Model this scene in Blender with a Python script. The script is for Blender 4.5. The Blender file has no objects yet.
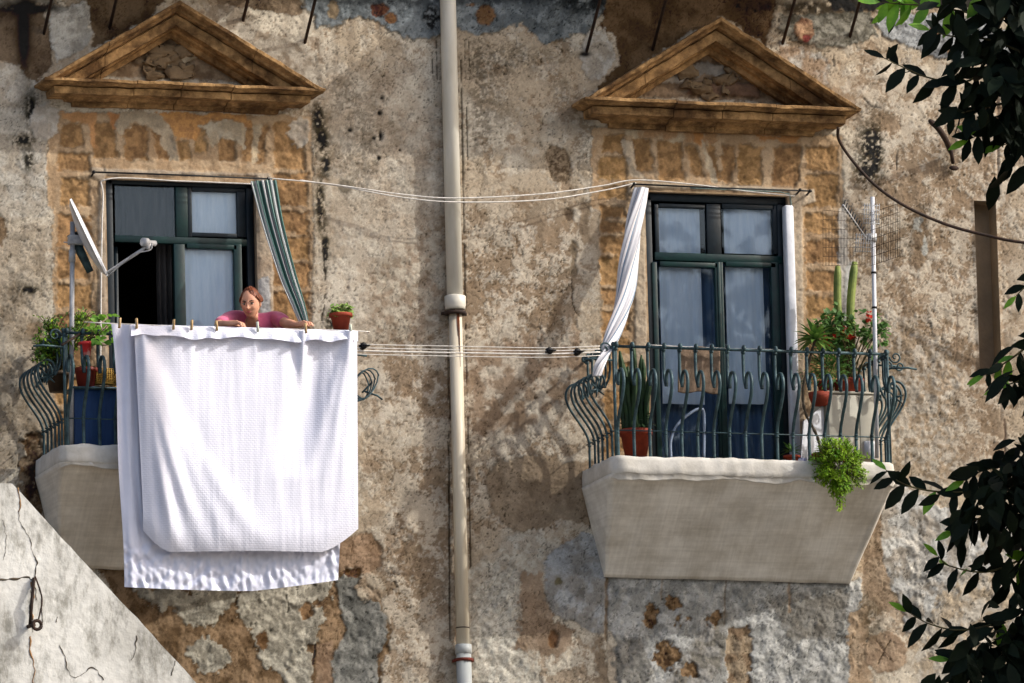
import bpy, bmesh, math, random
import numpy as np
from mathutils import Vector, Matrix
random.seed(7)
R = math.radians
SUN_AZ, SUN_EL = 62.0, 35.0     # degrees to the right of the facade normal, elevation
sc = bpy.context.scene
COL = sc.collection
# ------------------------------------------------------------------ camera
W_PX, H_PX = 1024, 683
AZ, EL, ROLL, DIST, SPX, Z0 = R(18.0), R(10.0), R(1.5), 75.0, 130.0, 15.0
FPX = SPX * DIST
F = Vector((math.sin(AZ)*math.cos(EL), math.cos(AZ)*math.cos(EL), math.sin(EL)))
R0 = Vector((math.cos(AZ), -math.sin(AZ), 0)); U0 = R0.cross(F)
RT = R0*math.cos(ROLL) - U0*math.sin(ROLL)
UP = U0*math.cos(ROLL) + R0*math.sin(ROLL)
CAM = Vector((0, 0, Z0)) - F*DIST
cd = bpy.data.cameras.new('camera'); cam = bpy.data.objects.new('camera', cd); COL.objects.link(cam)
m = Matrix((RT, UP, -F)).transposed().to_4x4(); m.translation = CAM
cam.matrix_world = m
cd.sensor_width = 36; cd.lens = FPX/W_PX*36; cd.clip_start = 1; cd.clip_end = 3000
sc.camera = cam

def W(px, py, d=0.0):
    """point of the plane y=-d (d metres in front of the facade) seen at a place of the photograph"""
    r = F*FPX + RT*(px-512) - UP*(py-341.5)
    t = (-d - CAM.y)/r.y
    return CAM + r*t
def proj(p):
    v = Vector(p)-CAM; z = v.dot(F)
    return 512+FPX*v.dot(RT)/z, 341.5-FPX*v.dot(UP)/z
def projN(X, Y, Z):
    vx, vy, vz = X-CAM.x, Y-CAM.y, Z-CAM.z
    z = vx*F.x+vy*F.y+vz*F.z
    return (512+FPX*(vx*RT.x+vy*RT.y+vz*RT.z)/z, 341.5-FPX*(vx*UP.x+vy*UP.y+vz*UP.z)/z)

# ------------------------------------------------------------------ mesh builder
class MB:
    def __init__(s): s.v = []; s.f = []; s.uv = None
    def add(s, vs, fs):
        b = len(s.v); s.v += [tuple(v) for v in vs]; s.f += [tuple(i+b for i in f) for f in fs]; return b
    def box(s, a, b, rz=0, piv=None):
        x0,y0,z0 = [min(p,q) for p,q in zip(a,b)]; x1,y1,z1 = [max(p,q) for p,q in zip(a,b)]
        vs = [Vector(v) for v in ((x0,y0,z0),(x1,y0,z0),(x1,y1,z0),(x0,y1,z0),(x0,y0,z1),(x1,y0,z1),(x1,y1,z1),(x0,y1,z1))]
        if rz:
            c = Vector(piv) if piv else Vector(((x0+x1)/2,(y0+y1)/2,0)); M = Matrix.Rotation(rz,3,'Z')
            vs = [M@(v-c)+c for v in vs]
        s.add(vs, [(0,3,2,1),(4,5,6,7),(0,1,5,4),(1,2,6,5),(2,3,7,6),(3,0,4,7)])
    def tube(s, pts, r, n=8, cap=True, flat=1.0, rfun=None, ref=None):
        pts = [Vector(p) for p in pts]; k = len(pts)
        rs = r if isinstance(r,(list,tuple)) else [r]*k
        prev = None; rings = []
        for i,p in enumerate(pts):
            t = (pts[min(i+1,k-1)]-pts[max(i-1,0)])
            t = t.normalized() if t.length > 1e-9 else Vector((0,0,1))
            if prev is None:
                a = Vector(ref) if ref else (Vector((1,0,0)) if abs(t.x)<.8 else Vector((0,1,0)))
            else: a = prev
            u = (a - t*a.dot(t)).normalized(); w = t.cross(u); prev = u
            ring = []
            for j in range(n):
                th = 2*math.pi*j/n; rr = rs[i]*(rfun(th,i/(k-1)) if rfun else 1)
                ring.append(p+u*(rr*math.cos(th))+w*(rr*flat*math.sin(th)))
            rings.append(ring)
        vs = [v for q in rings for v in q]; fs = []
        for i in range(k-1):
            for j in range(n):
                fs.append((i*n+j, i*n+(j+1)%n, (i+1)*n+(j+1)%n, (i+1)*n+j))
        if cap: fs.append(tuple(range(n))[::-1]); fs.append(tuple((k-1)*n+j for j in range(n)))
        s.add(vs, fs)
    def lathe(s, prof, c, n=20, axis=None):
        c = Vector(c); vs = []; fs = []
        for r_,h in prof:
            for j in range(n):
                th = 2*math.pi*j/n; vs.append(c+Vector((r_*math.cos(th), r_*math.sin(th), h)))
        if axis is not None:
            q = Vector((0,0,1)).rotation_difference(Vector(axis).normalized()); vs = [q@(v-c)+c for v in vs]
        for i in range(len(prof)-1):
            for j in range(n): fs.append((i*n+j, i*n+(j+1)%n, (i+1)*n+(j+1)%n, (i+1)*n+j))
        s.add(vs, fs)
    def ball(s, c, r, n=10, m_=7, sc_=(1,1,1)):
        c = Vector(c); prof = [(max(1e-4,math.sin(math.pi*i/m_)), -math.cos(math.pi*i/m_)) for i in range(m_+1)]
        vs = [Vector((a*math.cos(2*math.pi*j/n)*r*sc_[0], a*math.sin(2*math.pi*j/n)*r*sc_[1], h*r*sc_[2]))+c for a,h in prof for j in range(n)]
        fs = [(i*n+j, i*n+(j+1)%n, (i+1)*n+(j+1)%n, (i+1)*n+j) for i in range(m_) for j in range(n)]
        s.add(vs, fs)
    def prism(s, poly, y0, y1):
        """poly: (x,z) list, extruded between y0 and y1"""
        n = len(poly); vs = [(x,y0,z) for x,z in poly]+[(x,y1,z) for x,z in poly]
        s.add(vs, [tuple(range(n)), tuple(range(2*n-1,n-1,-1))]+[(i,(i+n),(i+1)%n+n,(i+1)%n) for i in range(n)])
    def leaf(s, p, d, nrm, L, wd, bend=0.2, fold=0.15):
        p = Vector(p); d = Vector(d).normalized(); nn = Vector(nrm); nn = nn-d*nn.dot(d)
        nn = nn.normalized() if nn.length>1e-4 else d.orthogonal().normalized()
        sd = d.cross(nn); vs = []; T = ((0,.06),(.22,.7),(.5,1),(.78,.66),(1,.03))
        for t,wf in T:
            c = p+d*(L*t)-nn*(bend*L*t*t)
            hw = wd*.5*wf
            vs += [c-sd*hw+nn*fold*hw, c, c+sd*hw+nn*fold*hw]
        fs = []
        for i in range(4):
            b = i*3; fs += [(b,b+1,b+4,b+3),(b+1,b+2,b+5,b+4)]
        s.add(vs, fs)
    def grid(s, fn, nu, nv):
        vs = [fn(i/nu, j/nv) for j in range(nv+1) for i in range(nu+1)]
        fs = [(j*(nu+1)+i, j*(nu+1)+i+1, (j+1)*(nu+1)+i+1, (j+1)*(nu+1)+i) for j in range(nv) for i in range(nu)]
        s.add(vs, fs); s.uv = (nu, nv)

WLOC = {}
def empty(name, loc, label=None, cat=None, group=None):
    o = bpy.data.objects.new(name, None); COL.objects.link(o); o.location = loc; WLOC[o.name] = Vector(loc)
    o.empty_display_size = .2
    if label: tag(o, label, cat, group)
    return o
def tag(o, label=None, cat=None, group=None, kind=None):
    if label: o['label'] = label
    if cat: o['category'] = cat
    if group: o['group'] = group
    if kind: o['kind'] = kind
    return o
def obj(name, mb, mat, parent=None, smooth=True, bevel=0, solid=0, sub=0, jit=0):
    vs = mb.v
    if parent is not None: off = WLOC[parent.name]
    else:
        a = np.array(vs); off = Vector(((a[:,0].min()+a[:,0].max())/2, (a[:,1].min()+a[:,1].max())/2, a[:,2].min()))
    me = bpy.data.meshes.new(name)
    me.from_pydata([(v[0]-off.x, v[1]-off.y, v[2]-off.z) for v in vs], [], mb.f); me.update()
    if mb.uv:
        nu, nv = mb.uv; uvl = me.uv_layers.new(name='UVMap')
        n1 = (nu+1)*(nv+1)
        for lp in me.loops:
            k = lp.vertex_index
            uvl.data[lp.index].uv = ((k%(nu+1))/nu, (k//(nu+1))/nv) if k < n1 else (0,0)
    me.polygons.foreach_set('use_smooth', [smooth]*len(me.polygons))
    o = bpy.data.objects.new(name, me); COL.objects.link(o)
    if parent is not None: o.parent = parent; WLOC[o.name] = off
    else: o.location = off; WLOC[o.name] = off
    if mat: me.materials.append(mat)
    if solid:
        md = o.modifiers.new('s','SOLIDIFY'); md.thickness = solid; md.offset = 0
    if bevel:
        md = o.modifiers.new('b','BEVEL'); md.width = bevel; md.segments = 2; md.limit_method = 'ANGLE'
    if sub:
        md = o.modifiers.new('u','SUBSURF'); md.levels = sub; md.render_levels = sub
    return o
def bezier(pts, n=8):
    """Catmull-Rom through pts"""
    P = [Vector(p) for p in pts]; P = [P[0]*2-P[1]]+P+[P[-1]*2-P[-2]]; out = []
    for i in range(1, len(P)-2):
        for k in range(n):
            t = k/n; a,b,c,d = P[i-1],P[i],P[i+1],P[i+2]
            out.append(.5*((2*b)+(c-a)*t+(2*a-5*b+4*c-d)*t*t+(3*b-a-3*c+d)*t**3))
    out.append(P[-2]); return out

# ------------------------------------------------------------------ materials
def lin(c):
    return tuple((x/12.92 if x <= .04045 else ((x+.055)/1.055)**2.4) for x in [v/255 for v in c[:3]])
def rgba(c): return (*lin(c), 1)
def NT(m): return m.node_tree.nodes, m.node_tree.links
def mat(name, c1, c2=None, scale=8, rough=.8, bump=0, bscale=None, metal=0, spec=.3, detail=6, stretch=None, transl=0, lo=.35, hi=.65, sheen=0, coords='Object'):
    """c1/c2: sRGB 0-255 base colours blended by noise"""
    m = bpy.data.materials.new(name); m.use_nodes = True; N, L = NT(m)
    bs = N['Principled BSDF']; bs.inputs['Roughness'].default_value = rough; bs.inputs['Metallic'].default_value = metal
    bs.inputs['Specular IOR Level'].default_value = spec
    if sheen: bs.inputs['Sheen Weight'].default_value = sheen
    tc = N.new('ShaderNodeTexCoord'); mp = N.new('ShaderNodeMapping'); L.new(tc.outputs[coords], mp.inputs[0])
    if stretch: mp.inputs['Scale'].default_value = stretch
    if c2 is None: c2 = tuple(v*.82 for v in c1)
    nz = N.new('ShaderNodeTexNoise'); nz.inputs['Scale'].default_value = scale; nz.inputs['Detail'].default_value = detail; nz.inputs['Roughness'].default_value = .65
    L.new(mp.outputs[0], nz.inputs[0])
    rp = N.new('ShaderNodeValToRGB'); rp.color_ramp.elements[0].position = lo; rp.color_ramp.elements[1].position = hi
    rp.color_ramp.elements[0].color = rgba(c1); rp.color_ramp.elements[1].color = rgba(c2)
    L.new(nz.outputs['Fac'], rp.inputs[0]); L.new(rp.outputs[0], bs.inputs['Base Color'])
    if bump:
        nb = N.new('ShaderNodeTexNoise'); nb.inputs['Scale'].default_value = bscale or scale*4; nb.inputs['Detail'].default_value = 8
        L.new(mp.outputs[0], nb.inputs[0]); bp = N.new('ShaderNodeBump'); bp.inputs['Strength'].default_value = 1; bp.inputs['Distance'].default_value = bump
        L.new(nb.outputs['Fac'], bp.inputs['Height']); L.new(bp.outputs[0], bs.inputs['Normal'])
    if transl:
        tr = N.new('ShaderNodeBsdfTranslucent'); L.new(rp.outputs[0], tr.inputs['Color']); mx = N.new('ShaderNodeMixShader'); mx.inputs[0].default_value = transl
        L.new(bs.outputs[0], mx.inputs[1]); L.new(tr.outputs[0], mx.inputs[2]); L.new(mx.outputs[0], N['Material Output'].inputs[0])
    return m
M = {}
M['iron'] = mat('painted_iron', (62,86,92), (30,46,52), 14, .5, .002, 60, metal=.2)
M['rust'] = mat('rusty_iron', (60,42,32), (30,24,22), 20, .8, .002, 60)
M['steel'] = mat('galvanised_steel', (176,178,182), (140,142,146), 12, .5, .0005, 60, metal=.1)
M['whitepaint'] = mat('white_paint', (205,208,215), (180,183,190), 6, .45, .001, 30)
M['green'] = mat('dark_green_paint', (8,44,42), (5,28,32), 9, .4, .001, 40)
M['greendark'] = mat('dark_blue_green_paint', (12,27,36), (7,17,24), 9, .45, .001, 40)
M['terra'] = mat('terracotta', (150,62,40), (120,46,30), 10, .75, .001, 50)
M['soil'] = mat('soil', (50,38,28), (30,22,16), 30, .95, .005, 60)
M['pvc'] = mat('beige_plastic_pipe', (208,205,196), (186,181,168), 5, .42, .0008, 20, stretch=(1,1,.25))
M['pvcgrey'] = mat('grey_plastic_pipe', (168,172,172), (145,148,148), 5, .45, .0008, 20, stretch=(1,1,.25))
M['black'] = mat('black_rubber', (18,18,20), (10,10,12), 20, .6)
M['cord'] = mat('pale_cord', (225,222,218), (190,184,176), 30, .8)
M['cordgreen'] = mat('green_cord', (120,140,135), (80,100,100), 30, .7)
M['wood'] = mat('peg_wood', (200,175,130), (150,120,80), 60, .7)
M['leafdark'] = mat('dark_leaf', (40,62,30), (26,44,24), 6, .55, spec=.25, transl=.04)
M['leafbright'] = mat('fresh_leaf', (120,170,45), (70,120,35), 6, .5, transl=.3)
M['leafmid'] = mat('mid_leaf', (86,124,52), (48,82,38), 10, .55, transl=.2)
M['leafyellow'] = mat('yellow_green_leaf', (150,180,40), (80,130,28), 12, .55, transl=.25)
M['bark'] = mat('grey_bark', (96,86,72), (60,52,44), 8, .9, .01, 20, stretch=(1,1,.3))
M['twig'] = mat('twig', (88,84,50), (60,52,34), 8, .9)
M['cactus'] = mat('cactus_skin', (124,136,66), (88,104,50), 10, .6, .002, 40)
M['red'] = mat('red_petal', (226,66,38), (150,30,30), 30, .6, transl=.15)
M['pink'] = mat('pink_jersey', (204,98,132), (182,82,116), 14, .85, .001, 80, sheen=.3)
M['skin'] = mat('skin', (212,160,132), (194,138,112), 12, .55, .0004, 120, spec=.4)
M['hair'] = mat('auburn_hair', (126,64,36), (62,32,20), 60, .5, .004, 90, stretch=(1,1,.3))
M['trouser'] = mat('navy_cloth', (38,42,60), (26,28,44), 20, .9)
M['lips'] = mat('lip_colour', (160,84,78), (140,70,66), 30, .5)
M['eyedark'] = mat('eye_brow_dark', (46,30,24), (30,20,18), 30, .6)
M['sclera'] = mat('eye_white', (215,205,195), (200,190,180), 30, .4)
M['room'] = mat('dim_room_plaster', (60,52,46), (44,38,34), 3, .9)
M['plasterc'] = mat('coarse_plaster', (165,146,124), (128,106,84), 1.2, .95, .02, 6)
# ------------------------------------------------------------------ numpy noise
_T = {}
def vn(X, Z, s, seed=0):
    if seed not in _T: _T[seed] = np.random.RandomState(seed).rand(256,256).astype(np.float32)
    T = _T[seed]; x = X/s+1000.37; z = Z/s+1000.71
    xi = np.floor(x).astype(np.int32); zi = np.floor(z).astype(np.int32); fx = x-xi; fz = z-zi
    fx = fx*fx*(3-2*fx); fz = fz*fz*(3-2*fz); xi &= 255; zi &= 255; x1 = (xi+1)&255; z1 = (zi+1)&255
    return (T[xi,zi]*(1-fx)+T[x1,zi]*fx)*(1-fz)+(T[xi,z1]*(1-fx)+T[x1,z1]*fx)*fz
def fbm(X, Z, s, o=4, seed=0, g=.55):
    a = 1; t = 0; r = 0
    for i in range(o):
        r = r+a*vn(X+i*7.3, Z-i*3.1, s/2**i, seed+i); t += a; a *= g
    return r/t
def worley(X, Z, s, seed=0):
    rs = np.random.RandomState(seed+900); A = rs.rand(128,128); B = rs.rand(128,128)
    x = X/s+500.; z = Z/s+500.; xi = np.floor(x).astype(int); zi = np.floor(z).astype(int)
    f1 = np.full(X.shape, 9.); f2 = np.full(X.shape, 9.)
    for i in (-1,0,1):
        for j in (-1,0,1):
            cx, cz = xi+i, zi+j; a = cx+A[cx&127,cz&127]; b = cz+B[cx&127,cz&127]
            d = np.hypot(a-x, b-z); m_ = d < f1
            f2 = np.where(m_, f1, np.minimum(f2,d)); f1 = np.where(m_, d, f1)
    return f1, f2
def sstep(a, b, x):
    t = np.clip((x-a)/(b-a),0,1); return t*t*(3-2*t)

# ------------------------------------------------------------------ window openings in the facade (world coordinates)
def rect(px0, py0, px1, py1, d=0):
    a = W(px0,(py0),d); b = W(px1,(py1),d); return a.x, b.x, b.z, a.z      # x0,x1,z0,z1
WIN_L = (W(107,250).x, W(257,250).x, W(180,466).z, W(180,181).z)
WIN_R = (W(647,270).x, W(790,270).x, W(720,478).z, W(720,194).z)
NICHE = (W(977,290).x, W(999,290).x, W(988,372).z, W(988,201).z)
STEP = .0088
x_lo, x_hi, z_lo, z_hi = -4.95, 5.05, Z0-3.7, Z0+3.6
def axis(lo, hi, cuts):
    a = list(np.arange(lo, hi, STEP))
    for c in cuts:
        k = int(round((c-lo)/STEP)); a[k] = c
    return np.array(a)
gx = axis(x_lo, x_hi, [WIN_L[0],WIN_L[1],WIN_R[0],WIN_R[1],NICHE[0],NICHE[1]])
gz = axis(z_lo, z_hi, [WIN_L[2],WIN_L[3],WIN_R[2],WIN_R[3],NICHE[2],NICHE[3]])
x_hi = gx[-1]; z_hi = gz[-1]
GX, GZ = np.meshgrid(gx, gz)          # rows = z
X = GX.ravel(); Zr = (GZ.ravel()-Z0)
PX, PY = projN(X, np.zeros_like(X), Zr+Z0)
C = np.zeros((len(X),3)); H = np.zeros(len(X))
def L3(c): return np.array(lin(c))
def sdf(poly, px=None, py=None):
    px = PX if px is None else px; py = PY if py is None else py
    ins = np.zeros(px.shape, bool); d = np.full(px.shape, 1e9); n = len(poly)
    for i in range(n):
        x1,y1 = poly[i]; x2,y2 = poly[(i+1)%n]
        if y1 != y2:
            c = ((y1>py)!=(y2>py)) & (px < (x2-x1)*(py-y1)/(y2-y1)+x1); ins ^= c
        ex,ey = x2-x1,y2-y1; t = np.clip(((px-x1)*ex+(py-y1)*ey)/(ex*ex+ey*ey+1e-9),0,1)
        d = np.minimum(d, np.hypot(px-x1-t*ex, py-y1-t*ey))
    return np.where(ins, d, -d)       # px, positive inside
N_W = [fbm(X,Zr,.16,5,11)-.5, fbm(X,Zr,.05,4,31)-.5]
N_FINE = fbm(X,Zr,.03,4,51)-.5
N_MID = fbm(X,Zr,.22,5,71)
N_C2 = fbm(X,Zr,.5,6,91)
def patch(poly, cA, cB=None, rough=7, feather=1.0, relief=0, ns=.12, alpha=1, rim=.25, seed=3, thr=.5, cw=.12, bumpy=0):
    xs = [p[0] for p in poly]; ys = [p[1] for p in poly]; mg = rough+feather+4
    idx = np.nonzero((PX>min(xs)-mg)&(PX<max(xs)+mg)&(PY>min(ys)-mg)&(PY<max(ys)+mg))[0]
    if not len(idx): return
    sd = sdf(poly, PX[idx], PY[idx])+(N_W[0][idx]*1.3+N_W[1][idx]*1.3+N_FINE[idx]*1.2)*rough
    a = sstep(-feather, feather, sd)*alpha
    cA = L3(cA); cB = cA*.75 if cB is None else L3(cB)
    f = sstep(thr-cw, thr+cw, fbm(X[idx],Zr[idx],ns,5,seed))[:,None]
    col = cA*(1-f)+cB*f
    C[idx] = C[idx]*(1-a[:,None])+col*a[:,None]
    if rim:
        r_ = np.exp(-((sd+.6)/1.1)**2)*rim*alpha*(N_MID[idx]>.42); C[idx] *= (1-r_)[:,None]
    if relief: H[idx] += relief*sstep(-1.6,1.6,sd)
    if bumpy: H[idx] += bumpy*(fbm(X[idx],Zr[idx],.07,4,seed+7)-.5)*a
def ell(cx, cy, rx, ry, *a, **k):
    patch([(cx+rx*math.cos(t*math.pi/7), cy+ry*math.sin(t*math.pi/7)) for t in range(14)], *a, **k)
def stain(cx, cy, rx, ry, col, alpha=.6, ns=.05, thr=.45, w=.12, seed=5):
    d = ((PX-cx)/rx)**2+((PY-cy)/ry)**2; idx = np.nonzero(d<4)[0]
    g = np.exp(-d[idx]*1.1); n = fbm(X[idx],Zr[idx],ns,5,seed); a = (alpha*np.clip(g*1.25,0,1)*sstep(thr-w,thr+w,n+g*.18-.05))[:,None]
    C[idx] = C[idx]*(1-a)+L3(col)*a
def crack(pts, w=.7, col=(40,34,30), alpha=.8, wob=2.0, dep=.004, gate=.0, gs=.04, seed=8):
    xs = [p[0] for p in pts]; ys = [p[1] for p in pts]
    idx = np.nonzero((PX>min(xs)-8)&(PX<max(xs)+8)&(PY>min(ys)-8)&(PY<max(ys)+8))[0]
    px = PX[idx]+N_W[1][idx]*wob*2; py = PY[idx]+N_W[0][idx]*wob; d = np.full(px.shape, 1e9)
    for (x1,y1),(x2,y2) in zip(pts[:-1],pts[1:]):
        ex,ey = x2-x1,y2-y1; t = np.clip(((px-x1)*ex+(py-y1)*ey)/(ex*ex+ey*ey+1e-9),0,1)
        d = np.minimum(d, np.hypot(px-x1-t*ex, py-y1-t*ey))
    a = 1-sstep(w*.5, w*1.5, d)
    if gate: a = a*sstep(gate-.06, gate+.06, fbm(X[idx],Zr[idx],gs,4,seed))
    C[idx] = C[idx]*(1-a[:,None]*alpha)+L3(col)*a[:,None]*alpha; H[idx] -= dep*a
# ---- base render: pale worn lime wash over brown render
light = L3((204,192,174)); brown = L3((152,124,94)); mid = L3((184,164,138))
w1 = sstep(.40,.60,N_C2+ (N_MID-.5)*.5)[:,None]
C[:] = mid*(1-w1)+light*w1
def zone(poly, f, feather=40):
    """soft region weight"""
    return sstep(-feather, feather, sdf(poly)+(N_C2-.5)*90)*f
# browner, flecked zone around and right of the pipe
zb = np.maximum(zone([(360,330),(430,170),(470,180),(600,200),(600,460),(480,470),(440,683),(370,683)],1), zone([(860,90),(1024,90),(1024,480),(960,470),(900,420),(850,330)],1,30))
n2 = fbm(X+N_W[1]*.05,Zr+N_W[0]*.05,.20,7,131,.78)
fl = sstep(.485,.53,n2)
cb = (L3((152,128,102))*(1-fl[:,None])+L3((190,174,154))*fl[:,None])
C[:] = C*(1-zb[:,None])+cb*zb[:,None]
H += zb*fl*.003
# generic peeled spots
n3 = fbm(X+N_W[1]*.05,Zr+N_W[0]*.05,.18,7,151,.76); sp = sstep(.555,.60,n3)*.7; C[:] = C*(1-sp[:,None])+brown*sp[:,None]; H -= sp*.004
n3 = fbm(X+N_W[0]*.05,Zr,.12,6,171,.76); sp = sstep(.575,.62,n3)*.5; C[:] = C*(1-sp[:,None])+L3((206,196,182))*sp[:,None]; H += sp*.002
f1,f2 = worley(X+N_W[1]*.05,Zr,.055,3); pit = (1-sstep(.06,.16,f1))*(N_MID>.5); C[:] *= (1-.55*pit)[:,None]; H -= pit*.006
# pale, calmer column between left window and pipe
patch([(325,60),(440,60),(440,160),(425,330),(360,340),(318,320),(330,180)], (196,186,172),(176,160,142), rough=22, feather=14, alpha=.6, rim=0, ns=.09)
patch([(372,270),(430,225),(447,235),(447,330),(372,350)], (158,134,110),(190,176,156), rough=16, feather=5, alpha=.8, rim=0, ns=.05)
patch([(470,330),(600,330),(600,400),(500,455),(470,440)], (190,176,158),(146,120,96), rough=18, feather=6, alpha=.9, rim=0, ns=.09, seed=17)
# left strip
patch([(-20,60),(30,62),(46,100),(50,220),(-20,220)], (186,182,176),(160,150,138), rough=8, alpha=.8, ns=.1, relief=.003)
patch([(-20,220),(50,220),(52,440),(-20,470)], (176,160,140),(152,134,112), rough=10, feather=12, alpha=.75, rim=0, ns=.1, bumpy=.02)
ell(0,232,7,14,(150,122,92),rough=5)
# upper-left brown stains and lobed plaster
patch([(-20,6),(40,4),(50,28),(54,64),(38,84),(26,76),(20,66),(-20,58)], (124,104,84),(104,86,70), rough=6, ns=.2, relief=-.006)
patch([(84,-20),(178,-20),(150,18),(104,44),(92,46)], (118,96,72),(98,78,58), rough=5, relief=-.006, ns=.2)
patch([(50,6),(66,8),(86,0),(91,18),(89,26),(96,32),(88,46),(56,62),(50,40)], (186,184,180),(160,156,150), rough=4, relief=.008, ns=.09)
patch([(-20,-20),(60,-20),(52,3),(14,8),(-20,8)], (150,142,130),(120,110,98), rough=5)
stain(24,30,9,60,(36,32,30),.85,.08,.35)
stain(30,8,40,7,(30,28,28),.9)
patch([(200,8),(238,4),(260,30),(315,55),(325,100),(300,80),(240,36)], (182,172,158),(150,134,116), rough=7, ns=.07)
patch([(188,-20),(300,-20),(300,12),(276,14),(240,6),(215,2)], (140,118,94),(110,92,74), rough=6)
# blue-grey cement band at the top
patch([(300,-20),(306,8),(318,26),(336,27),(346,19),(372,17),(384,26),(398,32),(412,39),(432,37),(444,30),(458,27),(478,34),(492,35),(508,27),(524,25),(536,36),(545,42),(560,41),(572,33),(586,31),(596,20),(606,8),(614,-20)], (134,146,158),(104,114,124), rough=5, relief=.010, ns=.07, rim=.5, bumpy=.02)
ell(333,10,6,10,(150,128,98),rough=3); ell(379,10,9,6,(120,78,46),rough=3,relief=-.008); ell(390,18,5,5,(128,88,52),rough=3,relief=-.008)
ell(486,15,11,11,(138,100,62),rough=3,relief=-.008); ell(470,5,5,3,(150,108,70),rough=3); ell(432,18,8,12,(58,60,64),(130,138,146),rough=3,ns=.03)
stain(440,0,150,7,(44,46,50),.7); stain(585,4,30,12,(40,42,44),.8)
# upper right
patch([(612,-20),(780,-20),(772,24),(764,44),(722,16),(664,50),(606,90),(598,88),(620,60),(612,36),(600,26),(606,10)], (126,98,68),(98,76,52), rough=5, ns=.2, relief=-.006)
patch([(592,32),(604,30),(616,50),(618,60),(600,80),(588,78),(580,56)], (186,182,178),(168,158,146), rough=5, ns=.06, relief=.004)
stain(585,54,7,3,(40,28,18),.95,.03,.3)
patch([(776,30),(782,16),(830,12),(870,12),(880,36),(870,40),(845,48),(815,46),(796,42)], (150,146,136),(112,108,98), rough=5, ns=.05, relief=.008, bumpy=.02)
patch([(780,40),(812,50),(830,60),(826,90),(800,70),(776,56)], (182,176,170),(168,140,112), rough=5, ns=.09)
patch([(824,-20),(1044,-20),(1044,10),(940,8),(880,10),(830,10)], (74,72,68),(48,46,44), rough=5)
patch([(870,20),(892,14),(920,12),(950,14),(985,22),(1030,40),(1030,62),(960,60),(935,57),(915,48),(898,42),(884,36)], (164,170,180),(130,134,142), rough=5, ns=.07, relief=.010, rim=.5, bumpy=.02)
ell(933,35,6,8,(166,120,80),rough=2); ell(953,50,9,5,(160,128,94),rough=3)
ell(804,30,10,12,(186,140,98),(150,104,76),rough=3,relief=.01,ns=.04); ell(806,39,4,4,(150,66,62),rough=2)
stain(812,8,60,10,(34,32,30),.85)
patch([(846,330),(905,320),(960,350),(962,470),(940,500),(900,470),(880,420)], (188,178,166),(158,136,110), rough=20, feather=6, ns=.035, alpha=.85, rim=0, bumpy=.03, seed=23)
patch([(915,210),(925,205),(930,250),(920,270),(908,265)], (142,118,92),(130,108,86), rough=6, feather=3)
ell(917,224,4,8,(176,176,172),rough=5); ell(925,246,2.5,9,(180,180,176),rough=4)
# dark lichen streaks
for a in ((31,110,7,22),(28,160,6,14),(22,140,14,6),(318,118,8,18),(322,140,9,16),(326,165,6,14),(320,205,6,34),(326,250,4,30),(332,320,9,12),(868,142,12,22),(876,150,9,30),(866,170,16,18),(30,290,12,5)):
    stain(*a,(44,44,34),.95,.022,.46)
for a in ((360,150,24,70),(490,95,30,60),(560,90,14,18),(520,60,60,18),(345,90,20,30),(880,110,20,16),(450,110,8,90),(480,110,10,90),(585,170,14,50)):
    stain(*a,(92,82,70),.42,.018,.55,.09,seed=9)
ell(345,186,8,6.5,(150,138,120),rough=1,relief=.004)
patch([(546,156),(552,146),(566,150),(572,170),(566,184),(552,182)], (150,128,102),(104,86,68), rough=3, ns=.02, relief=-.006)
ell(569,215,4,6,(128,106,86),rough=3,relief=-.008); ell(573,250,4,9,(140,120,96),rough=3,relief=-.006); ell(573,268,4,8,(140,120,96),rough=3,relief=-.006)
patch([(582,200),(590,205),(590,240),(584,245),(578,230)], (150,128,104), rough=3)
crack([(572,280),(572,305),(579,316)]); crack([(323,240),(326,290),(322,320)],.9,gate=.4); crack([(446,40),(447,180),(449,300),(450,420)],.8,gate=.5,gs=.12,wob=.4)
crack([(448,350),(449,470),(450,640)],.9,gate=.32,gs=.2,wob=.4); crack([(461,60),(463,190),(467,400),(470,520),(472,645)],.9,gate=.36,gs=.15,wob=.4)
for x in (432,436,465,469): crack([(x,40),(x+1,80)],.5,gate=.45,wob=.3)
crack([(466,100),(468,170)],.8,gate=.5,wob=.5)
ell(381,135,2,5,(34,28,26),rough=2,relief=-.02); ell(380,113,1.5,2,(34,28,26),rough=1,relief=-.02)
for x,y,r_ in ((374,138,1.6),(382,98,1.5),(379,158,2.2),(400,150,1.2),(350,130,1.5)): ell(x,y,r_,r_,(40,34,30),rough=1,relief=-.01)
# smooth brown repair and the pale flaking field under it
patch([(486,478),(497,462),(520,455),(545,454),(560,464),(592,462),(606,520),(588,526),(560,520),(540,530),(520,533),(500,521),(490,508)], (160,138,112),(144,122,98), rough=4, ns=.2, relief=.006, rim=.35)
patch([(468,570),(492,552),(515,534),(540,532),(552,545),(545,575),(520,580),(522,630),(536,660),(545,700),(475,700),(470,640)], (196,188,174),(178,164,146), rough=6, ns=.05, bumpy=.02)
patch([(476,590),(515,560),(520,640),(540,700),(490,700),(474,640)], (204,198,186),(180,172,160), rough=9, feather=3, ns=.03, bumpy=.015)
patch([(543,562),(560,545),(582,532),(604,542),(607,600),(604,632),(590,632),(572,622),(552,615),(544,590)], (170,176,186),(152,150,150), rough=4, ns=.1, relief=.006, bumpy=.015)
patch([(525,574),(544,572),(546,604),(556,620),(576,628),(574,646),(556,660),(540,652),(518,648),(520,620)], (168,142,116),(150,124,100), rough=9, feather=2, ns=.12)
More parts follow.
